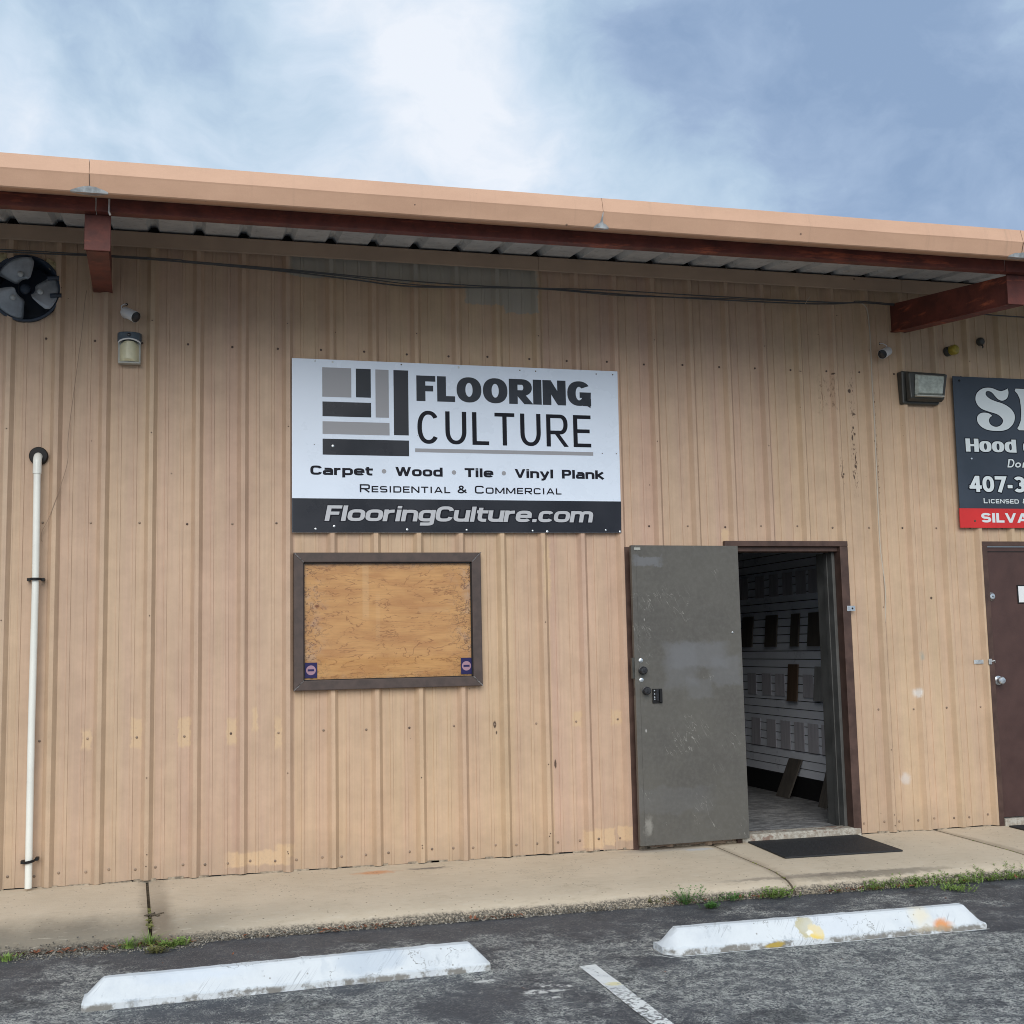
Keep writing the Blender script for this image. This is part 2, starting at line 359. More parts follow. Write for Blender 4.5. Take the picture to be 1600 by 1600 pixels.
def f_asph(t, b):
    P = t.pos(); X, Y, Z = t.sep(P)
    wp = t.vm('ADD', P, t.vm('MULTIPLY', t.vm('SUBTRACT', t.noise(P, 30, 2, .5, color=True), (.5, .5, .5)), (.03, .03, 0)))
    big = t.noise(P, 1.05, 5, .6); mid = t.noise(P, 4.5, 5, .65)
    sq = t.m('MINIMUM', t.m('ABSOLUTE', t.m('SUBTRACT', t.noise(wp, 36, 3, .62), .5)), t.m('MULTIPLY', t.m('ABSOLUTE', t.m('SUBTRACT', t.noise(wp, 70, 3, .62), .52)), 1.2))          # crazed seal coat
    fine = t.noise(P, 150, 3, .7); vo = t.voro(wp, 85)
    wear = t.m('ADD', t.m('MULTIPLY', big, .9), t.m('MULTIPLY', mid, .55))      # ~.72 mean
    # less seal coat left in the stall, more beside the kerb
    wear = t.m('ADD', wear, t.ramp(Y, -2.35, -1.5, .035, -.12))
    wear = t.m('ADD', wear, t.m('MULTIPLY', t.ellmask(X, Y, 2.9, 1.3, -2.95, .32, .6), .09))
    w1 = t.ramp(wear, .60, .86)
    base = t.mix(t.ramp(mid, .3, .7), (.050, .055, .067), (.088, .093, .105))
    base = t.mix(t.m('MULTIPLY', t.ramp(fine, .5, .7), t.ramp(w1, 0, 1, .1, .45)), base, (.15, .15, .15))
    agg = t.ramp(t.m('ADD', sq, t.m('MULTIPLY', t.m('SUBTRACT', fine, .5), .06)), t.ramp(w1, 0, 1, .011, .040), t.ramp(w1, 0, 1, .005, .028))
    agg = t.m('MULTIPLY', agg, t.m('MULTIPLY', t.ramp(w1, 0, .8, .5, 1), t.ramp(t.noise(P, 15, 3, .6), .38, .58, .35, 1)))
    col = t.mix(t.m('MULTIPLY', agg, .85), base, t.mix(t.noise(P, 70, 2, .5), (.44, .445, .42), (.80, .80, .73)))
    stn = t.m('MULTIPLY', t.m('GREATER_THAN', t.sep(vo.outputs['Color'])[0], .93), t.ramp(vo.outputs['Distance'], .5, .3))
    col = t.mix(t.m('MULTIPLY', stn, t.ramp(w1, 0, 1, .25, .9)), col, (.46, .45, .42))
    dk = t.noise(P, 2.3, 4, .55)
    col = t.mix(t.ramp(dk, .60, .68, 0, .62), col, (.040, .042, .048))
    # spatters of old white paint between the stops
    WP = t.vm('ADD', P, t.vm('MULTIPLY', t.vm('SUBTRACT', t.noise(P, 25, 3, .6, color=True), (.5, .5, .5)), (.10, .06, 0)))
    WX, WY, WZ = t.sep(WP)
    for cx, hx, cy, hy in [(.93, .10, -2.98, .035), (.98, .05, -2.90, .018), (1.06, .03, -2.93, .02), (.72, .05, -2.72, .02), (.95, .03, -3.09, .015)]:
        col = t.mix(t.m('MULTIPLY', t.ellmask(WX, WY, cx, hx, cy, hy, .2), t.ramp(t.noise(P, 45, 3, .6), .42, .52)), col, (.66, .66, .63))
    # faint over-painted line ahead of the stripe, and a pale spot halo at the kerb
    t.put(b.inputs['Base Color'], col)
    h = t.m('ADD', t.m('MULTIPLY', agg, .6), t.m('ADD', t.m('MULTIPLY', fine, .7), t.m('MULTIPLY', mid, .4)))
    t.put(b.inputs['Normal'], t.bump(h, .8, .006))
    t.put(b.inputs['Roughness'], t.ramp(w1, 0, 1, .62, .88))
M_ASPH = mat('worn asphalt', f_asph, rough=.8, spec=.35)

def f_white(t, b):
    P = t.pos(); X, Y, Z = t.sep(P)
    n = t.noise(P, 5, 6, .65); s1 = t.noise(t.vm('MULTIPLY', P, (1, 1, .4)), 14, 5, .7)
    col = t.mix(t.ramp(n, .42, .70, 0, .5), (.66, .69, .71), (.50, .54, .585))
    col = t.mix(t.ramp(s1, .58, .70, 0, .7), col, (.40, .43, .46))
    pt = t.voro(P, 40); col = t.mix(t.m('MULTIPLY', t.ramp(pt.outputs['Distance'], .25, .1), t.m('GREATER_THAN', t.sep(pt.outputs['Color'])[0], .93)), col, (.33, .33, .32))
    # chips at the foot
    zz = t.m('ADD', Z, t.m('MULTIPLY', t.m('SUBTRACT', t.noise(P, 26, 4, .65), .5), -.05))
    col = t.mix(t.m('MULTIPLY', t.ramp(zz, -.066, -.082), t.ramp(t.noise(P, 7, 5, .7), .44, .56)), col, (.24, .23, .21))
    ck = t.m('ABSOLUTE', t.m('SUBTRACT', t.noise(P, 3.2, 6, .6), .5))
    col = t.mix(t.m('MULTIPLY', t.ramp(ck, .004, .001), t.ramp(t.noise(P, 2.2, 2, .5), .47, .53)), col, (.22, .22, .21))
    # tyre scuffs slanting up the face
    sc = t.m('ABSOLUTE', t.m('SUBTRACT', t.noise(t.vm('MULTIPLY', t.comb(t.m('SUBTRACT', X, t.m('MULTIPLY', Z, .9)), 0, Z), (26, 1, 1.5)), 1, 2, .5), .5))
    col = t.mix(t.m('MULTIPLY', t.ramp(sc, .014, .002), t.ramp(t.noise(P, 3.1, 2, .5), .53, .60, 0, .5)), col, (.25, .26, .28))
    WP = t.vm('ADD', P, t.vm('MULTIPLY', t.vm('SUBTRACT', t.noise(P, 20, 3, .6, color=True), (.5, .5, .5)), (.07, .0, .05)))
    WX, WY, WZ = t.sep(WP)
    for cx, hx, cz, hz, c_, a, sf in [(2.475, .050, -.022, .042, (.45, .37, .13), .9, .15), (2.53, .045, -.045, .035, (.80, .55, .03), .95, .2), (2.49, .018, -.045, .012, (.85, .82, .72), .9, .3),
                                  (3.27, .05, -.058, .024, (.68, .27, .08), .9, .6), (3.16, .05, -.01, .045, (.80, .66, .38), .45, .7), (2.28, .05, -.088, .016, (.48, .34, .06), .85, .3), (3.2, .12, -.075, .015, (.42, .34, .22), .7, .5),
                                  (.20, .17, -.01, .05, (.47, .53, .60), .6, .25), (-.02, .02, -.01, .03, (.5, .55, .6), .4, .4), (-.62, .22, .0, .025, (.60, .66, .74), .5, .6), (2.62, .2, -.02, .05, (.66, .70, .75), .5, .5)]:
        col = t.mix(t.m('MULTIPLY', t.ellmask(WX, WZ, cx, hx, cz, hz, sf), a), col, c_)
    t.put(b.inputs['Base Color'], col)
    t.put(b.inputs['Normal'], t.bump(t.m('ADD', t.noise(P, 60, 4, .6), t.m('MULTIPLY', s1, .6)), .45, .005))
M_WHITE = mat('painted concrete white', f_white, rough=.85, spec=.15)
def f_stripe(t, b):
    P = t.pos(); n = t.noise(P, 40, 5, .7); g = t.noise(P, 5, 4, .6)
    col = t.mix(t.ramp(g, .4, .7), (.78, .79, .77), (.64, .66, .66))
    X, Y, Z = t.sep(P)
    col = t.mix(t.m('MULTIPLY', t.ellmask(t.m('ADD', X, t.m('MULTIPLY', t.m('SUBTRACT', n, .5), .1)), Y, 1.27, .035, -2.98, .03, .4), .6), col, (.72, .62, .20))
    wp = t.m('ADD', n, t.m('MULTIPLY', g, .35))
    far = t.ramp(Y, -2.95, -3.3)
    col = t.mix(t.ramp(wp, .80, .84), col, (.10, .10, .11))
    col = t.mix(t.m('MULTIPLY', far, t.ramp(wp, .66, .72)), col, (.17, .17, .17))
    t.put(b.inputs['Base Color'], col); t.put(b.inputs['Normal'], t.bump(n, .4, .004))
M_STRIPE = mat('worn white road paint', f_stripe, rough=.7)

def f_ply(t, b):
    P = t.pos(); X, Y, Z = t.sep(P)
    wv = t.vm('MULTIPLY', P, (1.25, 1, 4.2))
    big = t.noise(wv, 1.5, 5, .55, .5)
    ln = t.m('FRACT', t.m('MULTIPLY', big, 10)); line = t.m('ABSOLUTE', t.m('SUBTRACT', ln, .5))
    fg = t.noise(t.vm('MULTIPLY', P, (5, 1, 160)), 1, 4, .6)
    tone = t.noise(t.vm('MULTIPLY', P, (1.4, 1, 6)), 2, 4, .6)
    col = t.mix(t.ramp(tone, .3, .7), (.76, .47, .20), (.60, .325, .13))
    col = t.mix(t.ramp(fg, .35, .7, 0, .32), col, (.43, .235, .09))
    brk = t.noise(P, 6, 3, .6)
    col = t.mix(t.m('MULTIPLY', t.ramp(line, .09, .0), t.ramp(brk, .40, .55, .1, .75)), col, (.33, .15, .06))
    # weathered, crazed edges
    ed = t.m('MAXIMUM', t.ramp(t.m('ABSOLUTE', t.m('SUBTRACT', X, .7)), .36, .60), t.ramp(t.m('ABSOLUTE', t.m('SUBTRACT', Z, 1.67)), .33, .42, 0, .7))
    en = t.noise(P, 13, 6, .7)
    col = t.mix(t.m('MULTIPLY', ed, t.ramp(en, .48, .66, 0, .55)), col, (.60, .46, .36))
    ek = t.m('ABSOLUTE', t.m('SUBTRACT', t.noise(t.vm('MULTIPLY', P, (1, 1, 1.5)), 10, 6, .65), .5))
    col = t.mix(t.m('MULTIPLY', t.m('MULTIPLY', ed, .9), t.ramp(ek, .02, .004)), col, (.12, .05, .035))
    kn = t.voro(t.vm('MULTIPLY', P, (1, 1, 1.6)), 3.6); kd = kn.outputs['Distance']
    col = t.mix(t.m('MULTIPLY', t.ramp(kd, .085, .03), t.m('GREATER_THAN', t.sep(kn.outputs['Color'])[0], .55)), col, (.25, .10, .04))
    # faint pale bars painted on the board for reflections in the glass
    for cx, hx, cz, hz, a in [(.535, .022, 1.88, .19, .22), (.62, .015, 1.7, .16, .12), (1.02, .11, 1.745, .02, .12)]:
        col = t.mix(t.m('MULTIPLY', t.boxmask(X, Z, cx, hx, cz, hz, .15), a), col, (.80, .62, .38))
    t.put(b.inputs['Base Color'], col)
    t.put(b.inputs['Normal'], t.bump(t.m('ADD', fg, big), .25, .004))
M_PLY = mat('weathered plywood', f_ply, rough=.65, spec=.3)

def f_leaf(t, b):
    P = t.pos(); X, Y, Z = t.sep(P)
    n = t.noise(P, 2.2, 6, .62); f = t.noise(P, 30, 4, .65)
    col = t.mix(t.ramp(n, .3, .7), (.112, .106, .093), (.088, .083, .075))
    col = t.mix(t.ramp(f, .35, .75, 0, .35), col, (.152, .146, .134))
    WP = t.vm('ADD', P, t.vm('MULTIPLY', t.vm('SUBTRACT', t.noise(P, 9, 4, .65, color=True), (.5, .5, .5)), (.14, .0, .14)))
    WX, WY, WZ = t.sep(WP)
    for cx, hx, cz, hz, a in [(2.60, .10, 2.08, .035, .7), (2.97, .23, 1.38, .09, .5), (2.83, .13, 1.30, .15, .35), (2.98, .10, 1.15, .07, .3), (3.2, .12, 1.27, .1, .4), (2.72, .3, .35, .09, .18)]:
        col = t.mix(t.m('MULTIPLY', t.boxmask(WX, WZ, cx, hx, cz, hz, .25), a), col, (.165, .170, .182))
    # scratches
    sk = t.m('ABSOLUTE', t.m('SUBTRACT', t.noise(t.vm('MULTIPLY', t.comb(t.m('ADD', X, t.m('MULTIPLY', Z, .5)), 0, Z), (8, 1, 2)), 1.6, 3, .6), .5))
    col = t.mix(t.m('MULTIPLY', t.ramp(sk, .005, .001), t.ramp(t.noise(P, 4, 3, .5), .56, .62, 0, .6)), col, (.36, .35, .32))
    vo = t.voro(t.vm('MULTIPLY', P, (1, 1, .5)), 9)
    col = t.mix(t.m('MULTIPLY', t.ramp(vo.outputs['Distance'], .08, .03), t.m('GREATER_THAN', t.sep(vo.outputs['Color'])[0], .78)), col, (.38, .37, .35))
    col = t.mix(t.m('MULTIPLY', t.ellmask(WX, WZ, 2.525, .022, .17, .05, .8), .6), col, (.33, .32, .29))
    t.put(b.inputs['Base Color'], col)
    t.put(b.inputs['Roughness'], t.ramp(n, .3, .7, .42, .6)); t.put(b.inputs['Normal'], t.bump(t.noise(P, 5, 3, .5), .12, .02))
M_LEAF = mat('grey brown door paint', f_leaf, spec=.4)
M_BROWN = mat('dark brown steel', color=(.078, .045, .036), rough=.5, nscale=9, namp=.25, spec=.35)
M_WFRAME = mat('bronze window frame', color=(.074, .053, .047), rough=.55, nscale=14, namp=.22, spec=.4)
M_WFRAMEL = mat('weathered caulk', color=(.20, .19, .19), rough=.8, nscale=60, namp=.5)
M_DOOR2 = mat('maroon brown door', color=(.072, .038, .033), rough=.5, nscale=5, namp=.12, spec=.35, bump=.05, bscale=120)
M_BLACK = mat('black rubber', color=(.018, .019, .022), rough=.7, nscale=50, namp=.3, bump=.3, bscale=200)
M_BLKPL = mat('black plastic', color=(.012, .012, .013), rough=.55, spec=.25)
M_KNOB = mat('dark bronze knob', color=(.028, .028, .032), rough=.35, metal=.3, nscale=60, namp=.3)
M_PVC = mat('white pvc', color=(.80, .80, .74), rough=.35, nscale=3, namp=.05)
M_SIGNW = mat('white sign panel', color=(.75, .83, .95), rough=.3, nscale=1.3, namp=.03)
M_SIGNK = mat('black print', color=(.016, .018, .026), rough=.3, nscale=1.5, namp=.25, spec=.3)
M_INK = mat('ink black', color=(.008, .009, .016), rough=.45, spec=.15)
M_INKD = mat('ink dark grey', color=(.034, .040, .052), rough=.4, nscale=4, namp=.25, spec=.2)
M_GREYP = mat('grey print', color=(.33, .33, .35), rough=.35, spec=.3)
M_SILVER = mat('silver grey print', color=(.48, .49, .52), rough=.35)
M_NAVY = mat('slate sign panel', color=(.040, .052, .072), rough=.35, nscale=1.6, namp=.18, spec=.35)
M_WPRINT = mat('white print', color=(.70, .76, .78), rough=.4)
M_REDP = mat('red sign strip', color=(.62, .022, .020), rough=.35, nscale=3, namp=.08)
M_WHITEPL = mat('white plastic', color=(.76, .77, .78), rough=.3)
M_SMOKE = mat('dark camera face', color=(.018, .02, .024), rough=.12)
M_CREAM = mat('cream diffuser', color=(.66, .62, .42), rough=.35, nscale=20, namp=.06)
M_SLATEPL = mat('slate blue housing', color=(.075, .10, .125), rough=.45, nscale=16, namp=.15)
M_GREYH = mat('pale grey housing', color=(.42, .42, .38), rough=.5, nscale=16, namp=.12)
M_LIGHTBOX = mat('bronze light housing', color=(.045, .045, .04), rough=.45, nscale=15, namp=.2)
M_CABLE = mat('grey cable', color=(.075, .078, .082), rough=.5)
M_CABLEL = mat('pale cable', color=(.50, .44, .36), rough=.5)
M_CORD = mat('brown cord', color=(.30, .21, .15), rough=.6)
M_BLADE = mat('grey fan blade', color=(.36, .385, .42), rough=.42, nscale=7, namp=.25, metal=.3)
M_FANBLUE = mat('navy fan shroud', color=(.026, .040, .066), rough=.5, nscale=8, namp=.3)
M_FOAM = mat('yellowed foam', color=(.42, .35, .20), rough=.9, nscale=30, namp=.3, bump=.6, bscale=60)
M_YELLOW = mat('yellow lens', color=(.34, .26, .03), rough=.4, nscale=20, namp=.2)
M_SCREW = mat('painted screw head', color=(.24, .17, .12), rough=.45, nscale=8, namp=.45)
M_SCREWD = mat('rusted screw head', color=(.10, .065, .05), rough=.7)
M_STICK = mat('blue sticker', color=(.020, .018, .085), rough=.4, spec=.25)
M_STICKP = mat('pink sticker print', color=(.34, .20, .26), rough=.4)
M_INTW = mat('white slatwall', color=(.74, .77, .84), rough=.35, nscale=3, namp=.05)
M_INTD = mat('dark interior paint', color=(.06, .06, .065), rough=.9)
M_JAMB = mat('grey jamb', color=(.075, .075, .072), rough=.6, nscale=6, namp=.2)
def f_floor(t, b):
    P = t.pos(); n = t.noise(t.vm('MULTIPLY', P, (1, 2.2, 1)), 9, 5, .7)
    t.put(b.inputs['Base Color'], t.mix(t.ramp(n, .4, .62), (.15, .15, .155), (.34, .34, .34)))
    t.put(b.inputs['Normal'], t.bump(n, .4, .01)); b.inputs['Roughness'].default_value = .4
M_FLOORI = mat('scuffed shop floor', f_floor)
def f_samp(c1, c2):
    def f(t, b):
        P = t.pos(); n = t.noise(t.vm('MULTIPLY', P, (20, 20, 1.5)), 1.5, 4, .6)
        t.put(b.inputs['Base Color'], t.mix(t.ramp(n, .3, .7), c1, c2)); b.inputs['Roughness'].default_value = .5
    return f
M_SAMPB = mat('brown wood sample', f_samp((.085, .055, .038), (.13, .088, .06)))
M_SAMPG = mat('grey wood sample', f_samp((.22, .22, .22), (.30, .30, .30)))
M_SAMPD = mat('dark wood sample', f_samp((.075, .068, .062), (.12, .105, .09)))
M_SAMPW = mat('pale sample sleeve', f_samp((.40, .39, .43), (.52, .51, .55)))
def f_sill(t, b):
    P = t.pos(); n = t.noise(P, 30, 5, .7); q = t.noise(P, 9, 3, .6)
    col = t.mix(t.ramp(n, .40, .60), (.46, .43, .37), (.30, .26, .21)); col = t.mix(t.ramp(q, .55, .62, 0, .8), col, (.20, .12, .09))
    t.put(b.inputs['Base Color'], col); t.put(b.inputs['Normal'], t.bump(n, .6, .008))
M_SILL = mat('chipped threshold', f_sill, rough=.85)
def f_peb(t, b):
    P = t.pos(); n = t.noise(P, 55, 3, .6); q = t.sep(t.voro(P, 70).outputs['Color'])[0]
    col = t.mix(q, (.10, .09, .075), (.42, .39, .34)); col = t.mix(t.ramp(n, .45, .6, 0, .7), col, (.06, .055, .045))
    t.put(b.inputs['Base Color'], col)
M_PEB = mat('kerb pebbles', f_peb, rough=.9, spec=.2)
M_LITTER = mat('dead brown leaves', color=(.22, .085, .045), rough=.75, nscale=40, namp=.5)
M_GRASS = mat('green weeds', color=(.20, .31, .07), rough=.6, nscale=28, namp=.4)
M_GRASSD = mat('dark green weed', color=(.085, .22, .045), rough=.55, nscale=28, namp=.3)
M_MOSS = mat('olive moss', color=(.16, .16, .05), rough=.9, nscale=40, namp=.5)
M_MORTAR = mat('base mortar', color=(.30, .25, .19), rough=.9, nscale=30, namp=.5)
M_DIRT = mat('joint dirt', color=(.10, .08, .055), rough=.95, nscale=30, namp=.5)
def mglass():
    m_ = bpy.data.materials.new('window glass'); m_.use_nodes = True; t = NT(m_.node_tree); t.n.clear()
    g = t.node('ShaderNodeBsdfGlossy'); g.inputs['Roughness'].default_value = .03; tr = t.node('ShaderNodeBsdfTransparent')
    fr = t.node('ShaderNodeFresnel'); fr.inputs[0].default_value = 1.5
    mx = t.node('ShaderNodeMixShader'); t.l.new(fr.outputs[0], mx.inputs[0]); t.l.new(tr.outputs[0], mx.inputs[1]); t.l.new(g.outputs[0], mx.inputs[2])
    o = t.node('ShaderNodeOutputMaterial'); t.l.new(mx.outputs[0], o.inputs[0]); return m_
M_GLASS = mglass()
def mlens():
    m_ = mat('prismatic lens', color=(.42, .46, .42), rough=.12, nscale=30, namp=.2, coat=.5); return m_
M_LENS = mlens()

# ------------------------------------------------------------------ stroke lettering (flat print on the signs)
def se(cx, cy, rx, ry, a0, a1, n, N=14):
    o = []
    for i in range(N + 1):
        a = radians(a0 + (a1 - a0) * i / N); c, s_ = cos(a), sin(a)
        o.append((cx + rx * math.copysign(abs(c) ** (2 / n), c), cy + ry * math.copysign(abs(s_) ** (2 / n), s_)))
    return o
WD = dict(zip('FLORINGCUTESDAM&VHPWBK0437-', [.72, .68, .95, .9, .30, .92, .95, .88, .85, .82, .75, .82, .9, .98, 1.12, 1.0, .95, .9, .82, 1.35, .9, .9, .8, .85, .78, .76, .42]))
WD.update(dict(zip('carpetodiluhnykgm.', [.78, .78, .56, .82, .82, .58, .84, .82, .28, .28, .8, .8, .8, .84, .82, .82, 1.2, .3])))
def glyph(ch, w, tx, ty, xh, n, sq):
    L, R, B, T, X, M = tx / 2, w - tx / 2, ty / 2, 1 - ty / 2, xh - ty / 2, .5
    C = (L + R) / 2; rx = (R - L) / 2; m = (B + X) / 2
    D = -.27 + ty / 2
    g = {}
    def r(a, b, c, d, e, f, N=14): return se(a, b, c, d, e, f, n, N)
    k = ch
    if k == 'F': return [[(L, 0), (L, T), (w, T)], [(L, .50), (w * .88, .50)]]
    if k == 'E': return [[(w, T), (L, T), (L, B), (w, B)], [(L, M), (w * .93, M)]]
    if k == 'L': return [[(L, 1), (L, B), (w, B)]]
    if k == 'I': return [[(w / 2, 0), (w / 2, 1)]]
    if k == 'H': return [[(L, 0), (L, 1)], [(R, 0), (R, 1)], [(L, M), (R, M)]]
    if k == 'T': return [[(0, T), (w, T)], [(w / 2, 0), (w / 2, T)]]
    if k in 'O0': return [r(C, M, rx, .5 - ty / 2, 0, 360, 40)]
    if k == 'C': return [r(C, M, rx, .5 - ty / 2, 38 if n < 3 else 20, 322 if n < 3 else 340, 36)]
    if k == 'G': return [r(C, M, rx, .5 - ty / 2, 40 if n < 3 else 22, 318, 34) + [(R, B + .06), (R, .44), (C + .02, .44)], [(R, 0), (R, .3)]]
    if k == 'U': return [[(L, 1), (L, .42)] + r(C, .42, rx, .42 - B, 180, 360, 18) + [(R, 1)]]
    if k == 'D': return [[(L, B), (L, T)] + r(C, M, rx, .5 - ty / 2, 90, -90, 18) + [(L, B)]]
    if k in 'RP':
        q = .44
        o = [[(L, 0), (L, T)] + r(R - .26 * w, (T + q) / 2, .26 * w, (T - q) / 2, 90, -90, 14) + [(L, q)]]
        if k == 'R': o.append([(C - .05 * w, q), (R + tx * .12, 0)])
        return o
    if k == 'N': return [[(L, 0), (L, 1)], [(L + .02, 1 - ty * .2), (R - .02, ty * .2)], [(R, 0), (R, 1)]]
    if k == 'M': return [[(L, 0), (L, 1)], [(L, 1), (C, .10)], [(C, .10), (R, 1)], [(R, 0), (R, 1)]]
    if k == 'A': return [[(L, 0), (C, 1)], [(C, 1), (R, 0)], [(L + w * .14, .28), (R - w * .14, .28)]]
    if k == 'V': return [[(L, 1), (C, 0)], [(C, 0), (R, 1)]]
    if k == 'W': return [[(L, 1), (w * .30, 0)], [(w * .30, 0), (C, 1)], [(C, 1), (w * .70, 0)], [(w * .70, 0), (R, 1)]]
    if k == 'S':
        return [r(C, (T + M) / 2, rx, (T - M) / 2, 15, 180, 14) + r(C, (T + M) / 2, rx, (T - M) / 2, 180, 270, 8)[1:] + r(C, (B + M) / 2, rx, (M - B) / 2, 90, 0, 8)[1:] + r(C, (B + M) / 2, rx, (M - B) / 2, 0, -165, 14)[1:]]
    if k == '&':
        return [[(w, B), (w * .30, .60)] + se(w * .42, .76, w * .2, .24 - ty / 2, 200, -20, 2, 12) + [(w * .52, .56), (w * .22, .44)] + se(w * .40, .26, w * .32, .26 - B, 150, 300, 2, 12) + [(w * .95, .48)]]
    if k == '4': return [[(w * .70, 0), (w * .70, 1)], [(w * .66, 1), (L * .9, .24)], [(.02, .30), (w, .30)]]
    if k == '7': return [[(0, T), (w - tx * .4, T), (w * .38, 0)]]
    if k == '3':
        return [se(C - .02, (T + M) / 2, rx, (T - M) / 2, 150, -90, 2.3, 16) , se(C - .02, (B + M) / 2, rx + .02, (M - B) / 2, 90, -150, 2.3, 16)]
    if k == '-': return [[(.04, .36), (w - .04, .36)]]
    if k == '.': return [[(w / 2, 0), (w / 2, ty)]]
    if k == 'o': return [r(C, m, rx, m - B, 0, 360, 32)]
    if k == 'c': return [r(C, m, rx, m - B, 30, 330, 30)]
    if k == 'e': return [[(L, m), (R, m)] + r(C, m, rx, m - B, 0, 325, 32)[1:]]
    if k == 'a': return [[(L + .02, X)] + [(C, X)] + r(C, m, rx, m - B, 90, 0, 8)[1:] + [(R, 0)], [(R, m + .02), (C, m + .02)] + se(L + .1, (m + .02 + B) / 2, .1, (m + .02 - B) / 2, 90, 270, n, 8) + [(R, B)]]
    if k == 'r': return [[(L, 0), (L, xh)], r(w, m * .9, w - L, X - m * .9, 170, 92, 8)]
    if k == 'n' or k == 'h': return [[(L, 0), (L, xh if k == 'n' else 1)], [(L, m)] + r(C, m, rx, X - m, 180, 0, 16) + [(R, 0)]]
    if k == 'u': return [[(R, 0), (R, xh)], [(L, xh), (L, m)] + r(C, m, rx, m - B, 180, 360, 16)]
    if k == 'm':
        q = (C + L) / 2; q2 = (C + R) / 2
        return [[(L, 0), (L, xh)], [(L, m)] + r(q, m, rx / 2, X - m, 180, 0, 12) + [(C, 0)], [(C, m)] + r(q2, m, rx / 2, X - m, 180, 0, 12) + [(R, 0)]]
    if k == 'p': return [[(L, -.25), (L, xh)], r(C, m, rx, m - B, 0, 360, 30)]
    if k == 'd': return [[(R, 0), (R, 1)], r(C, m, rx, m - B, 0, 360, 30)]
    if k == 'g': return [r(C, m, rx, m - B, 0, 360, 30), [(R, xh), (R, D + .1)] + r(C, D + .1, rx, .1, 0, -90, 8) + [(L + .05, D)]]
    if k == 'l': return [[(w / 2, 0), (w / 2, 1)]]
    if k == 'i': return [[(w / 2, 0), (w / 2, xh)], [(w / 2, .84), (w / 2, 1)]]
    if k == 't': return [[(w * .32, .93), (w * .32, m)] + r(R - .02, m, R - .02 - w * .32, m - B, 180, 270, 8) + [(R + tx * .3, B)], [(0, X), (w, X)]]
    if k == 'y': return [[(L * .8, xh), (C, ty * .3)], [(w - L * .8, xh), (C - .06, -.10), (C - .20, D), (L, D)]]
    if k == 'k': return [[(L, 0), (L, 1)], [(L + .1, m * .92), (R, xh)], [(L + .24, m * .98), (R + .04, 0)]]
    return []
def ribbon(mb, pts, tx, ty, fx, fy, y, jit):
    """anisotropic stroke: offsets are taken in a space where the pen is round"""
    q = []
    for a in pts:
        if not q or math.hypot(a[0] - q[-1][0], a[1] - q[-1][1]) > 1e-5: q.append(a)
    if len(q) == 2 and abs(q[1][1] - q[0][1]) > abs(q[1][0] - q[0][0]) > 1e-4:      # steep diagonal: cut level, like type
        hw = tx / 2 * math.sqrt(1 + ((q[1][0] - q[0][0]) / tx / ((q[1][1] - q[0][1]) / ty)) ** 2) * .92
        c4 = [fx(q[0][0] - hw, q[0][1]), fx(q[0][0] + hw, q[0][1]), fx(q[1][0] + hw, q[1][1]), fx(q[1][0] - hw, q[1][1])]
        mb.add([(a, y - jit - .0001 * (i_ // 2), b) for i_, (a, b) in enumerate(c4)], [(0, 1, 2, 3)]); return
    closed = math.hypot(q[0][0] - q[-1][0], q[0][1] - q[-1][1]) < 1e-4
    if closed: q = q[:-1]
    S_ = [Vector((a / tx, b / ty)) for a, b in q]; n = len(S_); Lf, Rt = [], []
    for i in range(n):
        a = S_[i - 1] if (i or closed) else None; c = S_[(i + 1) % n] if (i < n - 1 or closed) else None
        d1 = (S_[i] - a).normalized() if a is not None else None; d2 = (c - S_[i]).normalized() if c is not None else None
        if d1 is None: d1 = d2
        if d2 is None: d2 = d1
        n1, n2 = Vector((-d1.y, d1.x)), Vector((-d2.y, d2.x)); mm = n1 + n2
        if mm.length < .2: mm = n1
        mm.normalize(); k = .5 / max(mm.dot(n1), .42)
        Lf.append(S_[i] + mm * k); Rt.append(S_[i] - mm * k)
    vs_ = [fx(p_.x * tx, p_.y * ty) for p_ in Lf] + [fx(p_.x * tx, p_.y * ty) for p_ in Rt]
    V_ = [(a, y - jit - (i_ % n) * 1.6e-5, b) for i_, (a, b) in enumerate(vs_)]
    F_ = [(i, (i + 1) % n, n + (i + 1) % n, n + i) for i in range(n if closed else n - 1)]
    mb.add(V_, F_)
